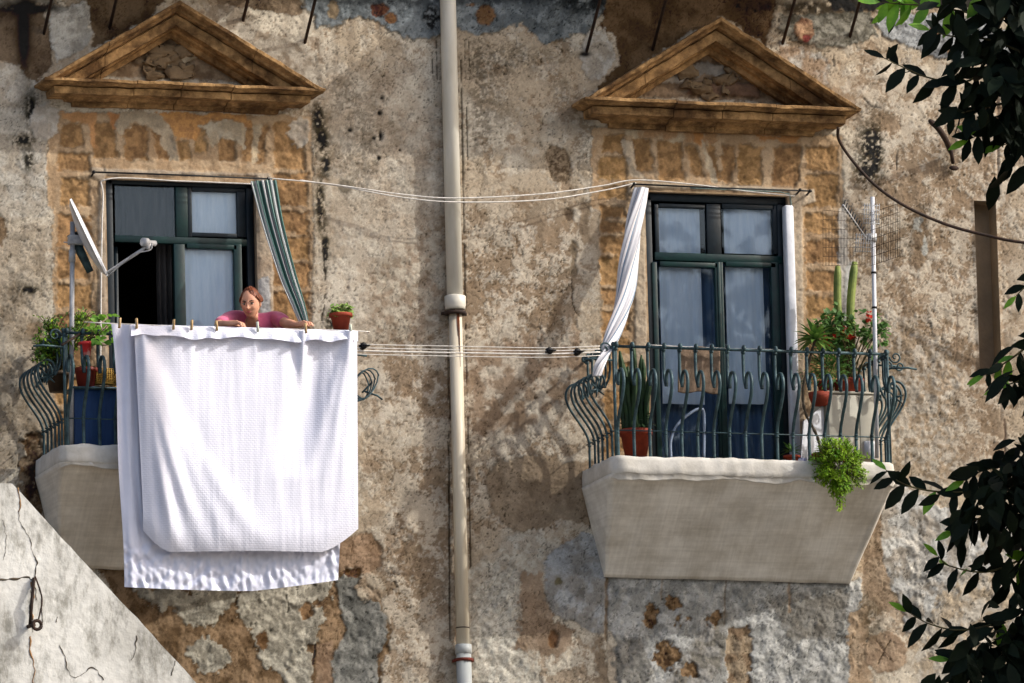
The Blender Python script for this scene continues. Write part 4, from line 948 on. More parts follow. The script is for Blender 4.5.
def tw(u,v):
    k = v*(kk-1); i = min(int(k),kk-2); c = pth[i].lerp(pth[i+1],k-i); r_ = rr[i]+(rr[i+1]-rr[i])*(k-i)
    th = u*6.2832; lob = 1+.14*math.cos(4*(th-v*5.5))+.05*math.cos(11*(th-v*5.5))
    return c+Vector((math.cos(th)*r_*lob, -math.sin(th)*r_*lob*.8, 0))
mb.grid(lambda u,v: tw(u+v*.9,v), 72, 70); tag(obj('door_curtain', mb, M['stripeR']), 'pale striped curtain twisted into a rope beside the right window', 'curtain')

# ------------------------------------------------------------------ laundry
def sheet_mat(name, c1, dots, rough=.85, sheen=0):
    m = mat(name, c1, tuple(v*.97 for v in c1), 5, rough, .0012, 45, spec=.25); N, L = NT(m); bs = N['Principled BSDF']
    if dots:
        tc = [n for n in N if n.type=='TEX_COORD'][0]; mp = N.new('ShaderNodeMapping'); mp.inputs['Rotation'].default_value=(R(90),0,0); L.new(tc.outputs['Object'], mp.inputs[0])
        br = N.new('ShaderNodeTexBrick'); br.inputs['Scale'].default_value=1; br.inputs['Brick Width'].default_value=.030; br.inputs['Row Height'].default_value=.017; br.inputs['Mortar Size'].default_value=.005; br.inputs['Mortar Smooth'].default_value=.6
        br.inputs['Color1'].default_value=(1,1,1,1); br.inputs['Color2'].default_value=(.95,.95,.97,1); br.inputs['Mortar'].default_value=(.80,.81,.86,1); L.new(mp.outputs[0], br.inputs[0])
        rp = [n for n in N if n.type=='VALTORGB'][0]; mx = N.new('ShaderNodeMix'); mx.data_type='RGBA'; mx.blend_type='MULTIPLY'; mx.inputs[0].default_value=.15; L.new(rp.outputs[0], mx.inputs[6]); L.new(br.outputs['Color'], mx.inputs[7]); L.new(mx.outputs[2], bs.inputs['Base Color'])
        b2 = N.new('ShaderNodeBump'); b2.inputs['Distance'].default_value=.0007; L.new(br.outputs['Fac'], b2.inputs['Height']); b2.invert = True
        old = [l for l in m.node_tree.links if l.to_socket == bs.inputs['Normal']][0].from_socket; L.new(old, b2.inputs['Normal']); L.new(b2.outputs[0], bs.inputs['Normal'])
    return m
M['sheet'] = sheet_mat('white_textured_cotton', (220,221,234), True); M['satin'] = sheet_mat('white_satin', (212,214,230), False, .34)
def G(x, c, w): return math.exp(-((x-c)/w)**2)
LD = .985
pegs = [118,135,172,190,215,256,304,349]
def front(u, v):
    # v 0..1 : top flap (folded over) then body
    xl_ = 134+9*min(1,v*1.1); xr_ = 357+1.2*v; x = xl_+(xr_-xl_)*u; yt = 325+.028*(x-134)+1.6*math.sin(x*.09)**2
    yb = 553-2*math.sin(u*3.14) ; cl_ = max(0,(172-x)/30); cr_ = max(0,(x-320)/38); yb -= 24*min(1,cl_)**1.6+24*min(1,cr_)**1.5
    y = yt+(yb-yt)*v
    d = 0
    # swags from the upper corners, long soft folds
    for q_,(sw,aa) in enumerate(((14,.040),(34,.080),(60,.072),(88,.05),(118,.03))):
        d += aa*G(x, 141+2*q_+sw*v**1.5, 3.2+(4+2.2*q_)*v)*(v**.5)*(1-v**5)*(1+.3*math.sin(q_*2+v*7))
    for q_,(sw,aa) in enumerate(((14,.05),(34,.06),(62,.035))):
        d += aa*G(x, 353-3*q_-sw*v**1.15, 3.0+(6+3*q_)*v)*(.35+v)**.5*max(0,1-v*1.15)
    d -= .055*G(x, 322-44*v, 8+16*v)*math.sin(min(1,v*1.5)*math.pi)
    d += .03*math.sin(math.pi*u)*math.sin(math.pi*v)
    d += .045*G(x, 303, 4+5*v)*max(0,1-v*3.2)*1.2 - .02*G(x, 296, 5)*max(0,1-v*3)
    for p in pegs: d += .016*G(x,p,4)*max(0,1-v*6)
    d += .012*mnoise.noise(Vector((x*.03,v*1.6,1)))+.004*mnoise.noise(Vector((x*.09-v*1.2,v*2.2,4)))+.002*mnoise.noise(Vector((x*.25,v*5,7)))
    d += .06*v*v*math.sin(u*3.14)**.7 
    d += -.03*(max(0,v-.90)/.10)**2
    return W(x, y, LD+.03+d*1.0)
mb = MB(); mb.grid(front, 150, 130)
# the hem folded over the line
def flap(u,v):
    x = 131+227*u; yt = 325+.028*(x-134)+1.6*math.sin(x*.09)**2
    ln = 11+2.5*mnoise.noise(Vector((x*.05,0,3)))+1.5*math.sin(x*.07)
    if v < .2: return W(x, yt-1.2*math.sin(v/.2*1.57), LD-.01+.05*v/.2)
    t = (v-.2)/.8; d = .04+.05*t+.016*math.sin(x*.33+2*math.sin(x*.06))*t+.01*mnoise.noise(Vector((x*.16,t,0)))*t
    return W(x, yt-1.2+ln*t, LD+d)
g2_ = MB(); g2_.grid(flap, 150, 8); mb.add(g2_.v, g2_.f)
# back fall over the line
g3 = MB(); g3.grid(lambda u,v: W(134+222*u, 325+.028*222*u+ (12)*v, LD-.02-.012*v), 60, 2); mb.add(g3.v, g3.f)
tag(obj('bedsheet', mb, M['sheet']), 'white dotted bedsheet with bright folds, hanging in front of the smooth sheet', 'bedsheet')
def rear(u, v):
    xl_ = 111+13*v**.7+1.0*math.sin(v*9); xr_ = 352-14*v; x = xl_+(xr_-xl_)*u; yt = 323.5+.028*(x-112); yb = 587+4*math.sin(u*2.6)-9*max(0,u-.6)/.4
    y = yt+(yb-yt)*v; d = 0
    a = sstep(.80,.88,v)
    d += .014*mnoise.noise(Vector((x*.22-v*4,v*3,9)))*(.4+v)+.010*math.sin(x*.5+v*3)*(1-v)*(x<150)
    rd = 1-abs(mnoise.noise(Vector((x*.07+y*.02+2*mnoise.noise(Vector((x*.04,y*.03,5))),y*.02,2))))*2; rd2 = 1-abs(mnoise.noise(Vector((x*.17-y*.05,y*.06,6))))*2
    d += a*(.030*mnoise.noise(Vector((x*.07+y*.05+2*mnoise.noise(Vector((x*.05,y*.04,5))),y*.05,2)))+.018*mnoise.noise(Vector((x*.15-y*.11,y*.08,6)))+.010*mnoise.noise(Vector((x*.33+y*.2,y*.16,8))))
    d -= .02*G(x,122,5)-.02*G(x,131,4)*(1-.3*v)
    return W(x, y, LD-.05+float(d)*.8)
mb = MB(); mb.grid(rear, 170, 150); tag(obj('bedsheet', mb, M['satin']), 'longer smooth white sheet showing behind the dotted bedsheet, crumpled at its lower edge', 'bedsheet')
# the line they hang on
mb = MB(); mb.tube(bezier([W(84,322,.86),W(112,323.5,LD-.0),W(230,328,LD),W(357,331,LD),W(368,333,.86)],8),.004,5); tag(obj('washing_line', mb, M['cord']), 'washing line the white sheets are pegged to', 'washing line')
lb_ = {118:'wooden clothes peg furthest left on the white sheets',135:'wooden clothes peg at the top left corner of the dotted bedsheet',172:'wooden clothes peg, third from the left on the sheets',190:'wooden clothes peg, fourth from the left on the sheets',215:"wooden clothes peg just left of the woman's bent arm",256:"pale clothes peg right below the woman's chin",304:"wooden clothes peg at the woman's outstretched hand",349:'pale clothes peg at the top right corner, below the potted plant'}
for i,p in enumerate(pegs):
    yt = 325+.028*(p-134); c = W(p,yt,LD+.03); a = random.uniform(-.12,.12)
    r_ = empty('clothes_peg', c, lb_[p], 'clothes peg', 'pegs holding the sheets')
    pm = mat('peg_plastic',(196,200,186),(170,176,160),20,.6) if p in (256,349) else M['wood']
    for s_ in (-1,1):
        mb = MB(); mb.add([c+Vector((math.sin(a)*h+.007*sx, -.045+s_*(.007+.006*abs(h)*8)+.004*sy, h)) for h in (-.034,.042) for sx,sy in ((-1,-1),(1,-1),(1,1),(-1,1))], [(0,3,2,1),(4,5,6,7),(0,1,5,4),(1,2,6,5),(2,3,7,6),(3,0,4,7)])
        obj('peg_half', mb, pm, r_)
    mb = MB(); mb.tube([c+Vector((-.011,-.045,.004)),c+Vector((.011,-.045,.004))],.006,6); obj('spring', mb, M['steel'], r_)

# ------------------------------------------------------------------ things on the right balcony
zR = BR[3]; xR0, xR1 = BR[1], BR[2]; zL = BL[3]
def pot(c, r, h, mt, name='plant_pot'):
    pass
def potmb(c, r, h, rim=.012):
    mb = MB(); mb.lathe([(.001,0),(r*.72,0),(r*.95,h*.80),(r+rim,h*.80),(r+rim,h),(r-.006,h),(r-.01,h*.86)], c, 24); return mb
def soilmb(c, r, h):
    mb = MB(); mb.lathe([(.001,h*.9),(r*.98-.008,h*.88)], c, 20); return mb
def plant(name, loc, label, cat, r, h, mt=None, group=None):
    root = empty(name, loc, label, cat, group)
    obj('pot', potmb(Vector(loc), r, h), mt or M['terra'], root); obj('soil', soilmb(Vector(loc), r, h), M['soil'], root)
    return root
# tall ribbed euphorbia
c = W(636,457,.52); c.z = W(636,456,.52).z
root = plant('potted_cactus', c, 'dark green column cactus in a big terracotta pot behind the railing', 'potted plant', .118, .20)
st = MB()
for i in range(18):
    a = random.uniform(0,6.28); rr_ = random.uniform(.01,.09); b = c+Vector((math.cos(a)*rr_, math.sin(a)*rr_, .17)); h = random.uniform(.38,.70); lean = Vector((math.cos(a)*.10*random.random(), math.sin(a)*.06, 1))
    rw = random.uniform(.014,.021)
    st.tube([b+lean*(h*t/8)+Vector((.006*math.sin(t*1.1+i),0,0)) for t in range(9)], [rw]*8+[rw*.35], 12, rfun=lambda th,t: 1+.28*math.cos(4*th)+.06*math.sin(t*60))
obj('stems', st, mat('dark_succulent',(44,70,36),(28,46,28),14,.6), root)
lf = MB()
for i in range(46):
    a = random.uniform(0,6.28); b = c+Vector((math.cos(a)*.11, math.sin(a)*.11, .20)); lf.leaf(b+Vector((0,0,random.uniform(0,.12))), (math.cos(a),math.sin(a),random.uniform(-.8,.8)), (0,0,1), random.uniform(.04,.08), .022)
obj('low_leaves', lf, M['leafdark'], root)
# two tall cacti, long planter with red geraniums, aloe
for (x0_,yt,yb,x1_,r_,lab) in ((837,266,345,843,.028,'left one of two tall thin green cactus columns near the aerial'),(854,262,345,848,.030,'right one of two tall thin green cactus columns near the aerial')):
    a = W(x1_,yb+40,.30); b = W(x0_,yt,.30); root = empty('column_cactus', a, lab, 'cactus', 'column cacti on the right balcony')
    mb = MB(); P_ = [a.lerp(b,t/14)+Vector((.01*math.sin(t*.5),0,0)) for t in range(15)]; mb.tube(P_, [r_*1.1]*5+[r_]*7+[r_,r_*.97,r_*.62], 20, rfun=lambda th,t: 1+.10*math.cos(9*th)); obj('column', mb, M['cactus'], root)
    pc = Vector((a.x,a.y,a.z-.10)); obj('pot', potmb(pc,.075,.13), M['terra'], root)
# cabinet (pale chest) the pots stand on
c0 = W(826,391,.42); c1 = W(880,460,.42)
root = empty('cabinet', ((c0.x+c1.x)/2,-.3,zR), 'pale flat-panelled cabinet standing behind the railing with pots on top', 'cabinet')
M['cab'] = mat('aged_white_laminate',(190,186,172),(170,164,150),3,.6,.001,20)
mb = MB(); mb.box((c0.x,-.12,zR+.003),(c1.x,-.42,c0.z-.02)); obj('body', mb, M['cab'], root, bevel=.004)
mb = MB(); mb.box((c0.x-.02,-.10,c0.z-.019),(c1.x+.02,-.44,c0.z)); obj('top', mb, M['cab'], root, bevel=.004)
mb = MB(); xm_ = (c0.x+c1.x)/2+.05; mb.box((c0.x+.01,-.421,zR+.02),(xm_-.003,-.436,c0.z-.03)); mb2 = MB(); mb2.box((xm_+.003,-.421,zR+.02),(c1.x-.01,-.436,c0.z-.03)); obj('door', mb, M['cab'], root, bevel=.003); obj('door', mb2, M['cab'], root, bevel=.003)
mb = MB(); mb.box((xm_+.03,-.437,zR+.10),(xm_+.12,-.45,zR+.24)); obj('label_plate', mb, M['whitepaint'], root)
zc = c0.z
c = W(852,391,.30); c.z = zc; root = plant('potted_geranium', c, 'red flowering geranium in a terracotta pot on the pale cabinet', 'potted plant', .085, .12)
st, lf, fl_ = MB(), MB(), MB()
top_c = W(848,334,.33)
for i in range(26):
    tp = Vector((top_c.x+random.uniform(-.24,.26), -.33+random.uniform(-.14,.1), top_c.z+random.uniform(-.14,.14))); b = c+Vector((random.uniform(-.05,.05),random.uniform(-.05,.05),.1)); mid_ = b.lerp(tp,.5)+Vector((0,0,.05)); st.tube(bezier([b,mid_,tp],4),.005,5)
    for k_ in range(7):
        p = tp+Vector((random.gauss(0,.05),random.gauss(0,.05),random.gauss(0,.045))); d_ = Vector((random.uniform(-1,1),random.uniform(-1,.4),random.uniform(-.4,.6)))
        for q_ in range(3):
            a = q_*1.0-1.0; dd = (Matrix.Rotation(a,3,'Y')@d_); lf.leaf(p, dd, Vector((0,-.6,1)), random.uniform(.035,.06), random.uniform(.03,.045), .3)
for (x,y) in ((826,336),(822,340),(834,338),(842,332),(848,334),(846,330),(870,314),(868,318),(838,334),(830,342),(852,336)):
    p0 = W(x,y,.42+random.uniform(-.04,.04))
    for k_ in range(15):
        v = Vector((random.gauss(0,1),random.gauss(0,1),random.gauss(0,.8))).normalized(); fl_.leaf(p0+v*.012, v, (0,0,1), .026, .024, .3)
obj('stems', st, M['twig'], root); obj('leaves', lf, M['leafmid'], root); obj('flowers', fl_, M['red'], root)
# dense dark bush below it, in the shade of the rail
c = W(826,391,.28); c.z = zc; root = plant('potted_shrub', c, 'bushy dark green plant with fine leaves behind the railing, left of the terracotta pot', 'potted plant', .07, .10)
lf = MB()
for i in range(900):
    v = Vector((random.gauss(0,.075),random.gauss(0,.06),random.gauss(0,.075))); p = W(828,366,.36)+v; lf.leaf(p, v+Vector((random.uniform(-.05,.05),-.02,.04)), (0,-1,1), random.uniform(.02,.04), .012, .2)
st = MB(); [st.tube([c+Vector((0,0,.08)), W(828,366,.36)+Vector((random.uniform(-.08,.08),0,random.uniform(-.02,.08)))],.004,4) for _ in range(12)]
obj('stems', st, M['twig'], root); obj('leaves', lf, M['leafmid'], root)
# aloe on a long bare stem
base = W(822,452,.58); base.z = zR; hd = W(815,340,.72)
root = plant('potted_aloe', base, 'spiky aloe head on a long bare curving stem in front of the cabinet', 'potted plant', .07, .11)
mb = MB(); pth2 = bezier([base+Vector((0,0,.08)),W(817,436,.6),W(806,414,.62),W(803,392,.64),(W(808,366,.68)),hd],8); mb.tube(pth2,[.012+.003*math.sin(i*2.1) for i in range(len(pth2))],8); obj('stem', mb, M['bark'], root)
def rosette(mb, c, n, L, w_, spread=(-.2,1.1), tilt=(0,0,0)):
    for i in range(n):
        a = i*2.399; e = spread[0]+(spread[1]-spread[0])*(i/n); d_ = Vector((math.cos(a)*math.cos(e), math.sin(a)*math.cos(e), math.sin(e)))+Vector(tilt)
        mb.leaf(c, d_, (0,0,1), L*random.uniform(.75,1.1), w_, .28, .5)
lf = MB(); rosette(lf, hd, 34, .19, .045, (-.35,1.3)); obj('leaves', lf, mat('aloe_leaf',(112,144,62),(64,100,44),9,.5,transl=.15), root)
# small spiky succulents at floor level
for (x,y,n,L,lab) in ((826,430,26,.13,'small spiky plant low behind the railing, just above the bright hanging bush'),(792,446,20,.10,'small dark spiky plant at floor level near the right end of the door')):
    c = W(x,y+14,.55); c.z = zR; root = plant('potted_succulent', c, lab, 'potted plant', .055, .09); lf = MB(); rosette(lf, c+Vector((0,0,.12)), n, L, .02, (0,1.3)); obj('leaves', lf, M['leafmid'], root)
# terracotta pot on the cabinet left, hanging brown pot
c = W(814,404,.40); root = empty('hanging_pot', c, 'brown earthen bowl standing in front of white boards behind the railing', 'pot')
mb = MB(); mb.lathe([(.001,-.02),(.06,-.01),(.085,.05),(.09,.09),(.078,.09),(.07,.05)], c+Vector((.05,0,0)), 20); obj('bowl', mb, M['terra'], root)
mb = MB(); a,b_ = W(800,460,.46),W(826,404,.46)
mb.add([Vector((a.x,-.46,zR+.004)),Vector((b_.x,-.40,zR+.004)),Vector((b_.x,-.40,b_.z)),Vector((a.x+.04,-.46,b_.z-.14)), Vector((a.x,-.44,zR+.004)),Vector((b_.x,-.38,zR+.004)),Vector((b_.x,-.38,b_.z)),Vector((a.x+.04,-.44,b_.z-.14))],[(0,1,2,3),(7,6,5,4),(0,4,5,1),(1,5,6,2),(2,6,7,3),(3,7,4,0)])
tag(obj('white_board', mb, M['whitepaint'], smooth=False), 'slanting white board leaning left of the pale cabinet', 'board')
mb = MB(); c = W(796,456,.5); mb.lathe([(.001,0),(.075,0),(.085,.07),(.08,.07),(.07,.01)], Vector((c.x,c.y,zR+.003)), 20); mb2 = MB(); tag(obj('basin', mb, mat('pale_blue_plastic',(150,160,190),(120,130,170),9,.5)), 'pale blue plastic basin on the balcony floor near the bright bush', 'basin')
# bright hanging bush over the balcony edge
cc = W(840,466,.84); root = empty('hanging_succulent', W(838,452,.70), 'bright yellow-green bushy succulent spilling over the right balcony edge', 'plant')
mb = potmb(Vector((W(838,456,.62).x,-.62,zR+.003)), .07, .12); obj('pot', mb, M['terra'], root)
lf, st = MB(), MB(); rnd = random.Random(5)
for i in range(230):
    a = rnd.uniform(0,6.283); b = rnd.uniform(-1.25,1.35); rad = Vector((math.cos(a)*math.cos(b)*.215, math.sin(a)*math.cos(b)*.13, math.sin(b)*.20))
    lobe = 1+.38*mnoise.noise(rad*14)
    tip = cc+Vector((rad.x*lobe, rad.y*lobe, rad.z*lobe)); tip.z -= .02
    if rad.z < 0: tip.x = cc.x+(tip.x-cc.x)*(1-.35*abs(rad.z)/.2)
    b0 = cc.lerp(tip,.35); st.tube([b0, tip], .003, 4, cap=False)
    dv = (tip-cc).normalized()
    for k_ in range(26):
        t = 1-rnd.random()**1.5*.55; p = cc.lerp(tip,t)+Vector((rnd.gauss(0,.008),rnd.gauss(0,.008),rnd.gauss(0,.008))); dd = dv*.7+Vector((rnd.gauss(0,.5),rnd.gauss(0,.5),rnd.gauss(.15,.5)))
        lf.leaf(p, dd, (0,-.5,1), rnd.uniform(.018,.032), .010, .15, .3)
for i in range(60):
    p = W(840+rnd.gauss(0,2),496+rnd.uniform(0,14),.84); lf.leaf(p,(rnd.gauss(0,1),rnd.gauss(0,1),-1),(0,-1,0),.025,.011)
st.tube(bezier([W(838,452,.62),W(838,456,.76),cc,W(840,492,.84),W(840,508,.84)],5),.006,5)
obj('stems', st, M['twig'], root); obj('leaves', lf, M['leafyellow'], root)
# brown mat drying on a line, cord behind the rail
mb = MB()
def rug(u,v):
    return W(678+42*u, 347+.028*42*u+45*v+1.2*math.sin(u*9), .66+.006*math.sin(u*14+v*3)+.01*v)
mb.grid(rug, 40, 30); M['rug'] = mat('brown_towelling',(126,108,92),(100,84,70),30,.98,.004,90); tag(obj('bath_mat', mb, M['rug'], solid=.008), 'small brown bath mat hung over a line behind the right railing', 'bath mat')
cable('washing_line',[(650,345,.66),(700,347.5,.66),(780,350,.66)],.004,M['cord'],'short line behind the right railing carrying the brown mat','washing line')
mb = MB(); mb.tube(bezier([W(671,458,.70),W(671,440,.70),W(678,424,.70),W(692,412,.70),W(701,409,.70),W(704,416,.70),W(704,458,.70)],8),.011,7); tag(obj('hose_loop', mb, mat('milky_hose',(132,146,166),(112,126,146),8,.4)), 'pale bent hose loop standing behind the right railing', 'hose')
# ------------------------------------------------------------------ things on the left balcony
M['tarp'] = mat('blue_tarpaulin',(30,66,112),(22,52,96),3,.65,.006,8,stretch=(4,1,1))
a,b_ = W(74,386,.60),W(119,448,.60); mb = MB(); mb.grid(lambda u,v: Vector((a.x+(b_.x-a.x)*u*1.3, -.60+.008*math.sin(u*16)+.02*v, a.z+(zL+.01-a.z)*v)), 60, 10)
tag(obj('windbreak', mb, M['tarp'], solid=.004), 'dark blue fabric screen fixed inside the left railing', 'screen')
cB = W(105,386,.56); root = empty('wicker_basket', cB, 'yellow woven basket beside the red-brown pot on the left balcony', 'basket')
M['wicker'] = mat('yellow_wicker',(206,168,84),(150,112,50),70,.8,.004,90)
a,b_ = W(96,369,.58),W(121,384,.58)
mb = MB()
for i in range(8):
    z_ = b_.z+(a.z-b_.z)*i/7; mb.tube([(a.x,-.60,z_),(b_.x,-.60,z_),(b_.x,-.46,z_),(a.x,-.46,z_),(a.x,-.60,z_)],.0045,5)
for i in range(13): x_ = a.x+(b_.x-a.x)*i/12; mb.tube([(x_,-.602,b_.z-.005),(x_,-.602,a.z+.005)],.004,5)
mb.box((a.x+.004,-.592,b_.z+.004),(b_.x-.004,-.47,b_.z+.012)); obj('weave', mb, M['wicker'], root)
mb = MB(); mb.box((a.x+.01,-.585,b_.z+.013),(b_.x-.01,-.475,a.z-.02)); obj('contents', mb, mat('basket_soil',(120,84,44),(80,56,34),30,.9), root)
# shelf the pots stand on
sh = MB(); a,b_ = W(72,386,.62),W(122,388,.62); sh.box((a.x,-.64,a.z-.02),(b_.x,-.36,a.z-.004)); sh.tube([(a.x+.04,-.5,zL),(a.x+.04,-.5,a.z-.02)],.01,6); sh.tube([(b_.x-.04,-.5,zL),(b_.x-.04,-.5,a.z-.02)],.01,6); tag(obj('plant_shelf', sh, M['iron']), 'narrow shelf carrying pots above the blue screen', 'shelf')
c = W(86,386,.56); c.z = a.z-.003; root = plant('potted_plant', c, 'red-brown plastic pot on the shelf above the blue screen', 'potted plant', .085, .15, mat('oxblood_plastic',(126,48,36),(104,38,30),8,.5))
lf = MB(); rosette(lf, c+Vector((0,0,.14)), 18, .08, .02, (.2,1.3)); obj('leaves', lf, M['leafmid'], root)
# red pot with plant clipped on the rail
c = W(86,356,.70); root = plant('rail_pot', c, 'small red and white pot on the left rail with fresh round leaves', 'potted plant', .046, .105, mat('red_white_pot',(196,50,54),(214,170,166),9,.5,lo=.5,hi=.62))
lf, st = MB(), MB()
for i in range(40):
    p = W(random.uniform(92,112),random.uniform(314,346),.78+random.uniform(-.06,.06)); lf.leaf(p,(random.gauss(0,1),-.6,random.gauss(0,.7)),(0,-1,.6),random.uniform(.04,.07),random.uniform(.03,.05),.3); 
    if i%4==0: st.tube(bezier([c+Vector((0,0,.11)),c.lerp(p,.6)+Vector((0,0,.03)),p],4),.0035,4)
obj('stems', st, M['twig'], root); obj('leaves', lf, M['leafbright'], root)
# big sprawling shrub at the left end
c = W(58,392,.30); root = plant('potted_shrub', c, 'sprawling small-leaved shrub at the left end of the left balcony', 'potted plant', .09, .15, mat('brown_glazed_pot',(74,58,44),(52,42,34),8,.6))
lf, st, lf2 = MB(), MB(), MB(); rnd = random.Random(11)
for i in range(95):
    tx, ty = rnd.choice([(rnd.uniform(28,60),rnd.uniform(330,362)),(rnd.uniform(38,80),rnd.uniform(312,340)),(rnd.uniform(60,110),rnd.uniform(308,332)),(rnd.uniform(34,72),rnd.uniform(336,368))])
    tip = W(tx,ty,.45+rnd.uniform(-.25,.3)); b0 = c+Vector((rnd.uniform(-.05,.05),0,.14)); mid_ = b0.lerp(tip,.55)+Vector((rnd.gauss(0,.03),0,.07)); P_ = bezier([b0,mid_,tip],7); st.tube(P_,[.006-.004*k_/len(P_) for k_ in range(len(P_))],4,cap=False)
    for k_ in range(26):
        t = rnd.uniform(.35,1); p = P_[min(len(P_)-1,int(t*(len(P_)-1)))]+Vector((rnd.gauss(0,.012),rnd.gauss(0,.012),rnd.gauss(0,.012)))
        (lf if rnd.random()<.6 else lf2).leaf(p,(rnd.gauss(0,1),rnd.gauss(0,1),rnd.gauss(.2,.8)),(0,-.5,1),rnd.uniform(.025,.045),.016,.2)
obj('stems', st, M['twig'], root); obj('leaves', lf, M['leafmid'], root); obj('new_leaves', lf2, M['leafyellow'], root)
mb = MB(); mb.tube([W(62,345,.85),W(86,330,.7)],.010,6); tag(obj('bracket_arm', mb, M['rust']), 'dark stick jutting from the left mast above the curled railing', 'stick')
# pot on the right of the laundry
c = W(341,330,.86); root = plant('potted_plant', c, 'terracotta pot with a light green trailing plant at the right end of the white sheets', 'potted plant', .078, .125)
lf, st = MB(), MB(); rnd = random.Random(3)
for i in range(60):
    p = W(rnd.uniform(328,353),rnd.uniform(304,319),.86+rnd.uniform(-.07,.07)); b0 = c+Vector((rnd.uniform(-.04,.04),0,.11))
    if i < 26: st.tube(bezier([b0,b0.lerp(p,.6)+Vector((0,0,.03)),p],4),.0025,4)
    for k_ in range(3): lf.leaf(b0.lerp(p,rnd.uniform(.4,1)),(rnd.gauss(0,1),rnd.gauss(0,1),rnd.gauss(0,.8)),(0,-1,1),rnd.uniform(.03,.05),.02,.3)
obj('stems', st, M['twig'], root); obj('leaves', lf, mat('pale_leaf',(140,168,84),(96,132,60),10,.6,transl=.25), root)
# ------------------------------------------------------------------ person
def skin_mesh(V, E, Rad, sub=2):
    me = bpy.data.meshes.new('tmp'); me.from_pydata([tuple(v) for v in V], E, []); o = bpy.data.objects.new('tmp', me); COL.objects.link(o)
    md = o.modifiers.new('k','SKIN'); md.use_smooth_shade = True
    for i,r_ in enumerate(Rad): me.skin_vertices[0].data[i].radius = (r_,r_) if not isinstance(r_,tuple) else r_
    me.skin_vertices[0].data[0].use_root = True
    sb_ = o.modifiers.new('s','SUBSURF'); sb_.levels = sub
    dg = bpy.context.evaluated_depsgraph_get(); ev = o.evaluated_get(dg); t = ev.to_mesh()
    vs = [v.co.copy() for v in t.vertices]; fs = [tuple(p.vertices) for p in t.polygons]; ev.to_mesh_clear()
    bpy.data.objects.remove(o); bpy.data.meshes.remove(me); return vs, fs
class Sk:
    def __init__(s): s.V=[]; s.E=[]; s.R=[]
    def p(s, v, r_, par=None):
        s.V.append(Vector(v)); s.R.append(r_)
        if par is not None: s.E.append((par,len(s.V)-1))
        return len(s.V)-1
hd = W(250.5,303.5,.66)              # head centre
flz = zL
neck = W(254,317,.56); chest = W(255,328,.44); waist = Vector((chest.x+.01,-.24,flz+.90)); pelvis = Vector((chest.x+.01,-.12,flz+.80))
shR = W(233,318,.50); shL = W(276,318,.50)       # image left / image right shoulder
elR = W(218,325.5,.70); wrR = W(228,323.5,.90); elL = W(286,323,.72); wrL = W(297,325,.90)
k = Sk(); P0 = k.p(pelvis,.125); P1 = k.p(waist,.115,P0); P2 = k.p(chest,.125,P1); P3 = k.p(neck+Vector((0,.02,-.02)),.046,P2); P4 = k.p(hd+Vector((.012,.035,-.045)),.045,P3)
def arm(sh, el, wr, hdir, curl, side):
    a = k.p(chest.lerp(sh,.62)+Vector((0,0,.0)),.075,P2); a = k.p(sh,.057,a); m_ = k.p(sh.lerp(el,.5),.047,a); e_ = k.p(el,.039,m_); f_ = k.p(el.lerp(wr,.4),.037,e_); w_ = k.p(wr,.024,f_)
    hdir = Vector(hdir).normalized(); s_ = hdir.cross(Vector((0,0,1))).normalized(); up = s_.cross(hdir).normalized()
    pl = k.p(wr+hdir*.045,.027,w_)
    for i,(off,ln) in enumerate(((-.030,.068),(-.010,.078),(.011,.072),(.030,.058))):
        b = wr+hdir*.085+s_*off; q1 = k.p(b,.0105,pl); q2 = k.p(b+hdir*(ln*.45)-Vector((0,0,.012*curl)),.0095,q1); k.p(b+hdir*(ln*.65)-Vector((0,0,.045*curl)),.008,q2)
    t1 = k.p(wr+hdir*.03+s_*.036*side-Vector((0,0,.008)),.012,pl); k.p(wr+hdir*.075+s_*.058*side-Vector((0,0,.02*curl)),.009,t1)
arm(shR, elR, wrR, (.75,-.55,.02), 1.0, -1); arm(shL, elL, wrL, (.55,-.75,.12), .9, -1)
for s_ in (-1,1):
    h_ = k.p(pelvis+Vector((.085*s_,0,-.07)),.10,P0); kn = k.p(Vector((pelvis.x+.09*s_,-.20,flz+.44)),.062,h_); an = k.p(Vector((pelvis.x+.09*s_,-.14,flz+.09)),.042,kn); k.p(Vector((pelvis.x+.10*s_,-.27,flz+.035)),.035,an)
vs, fs = skin_mesh(k.V, k.E, k.R)
body = MB(); body.add(vs, fs)
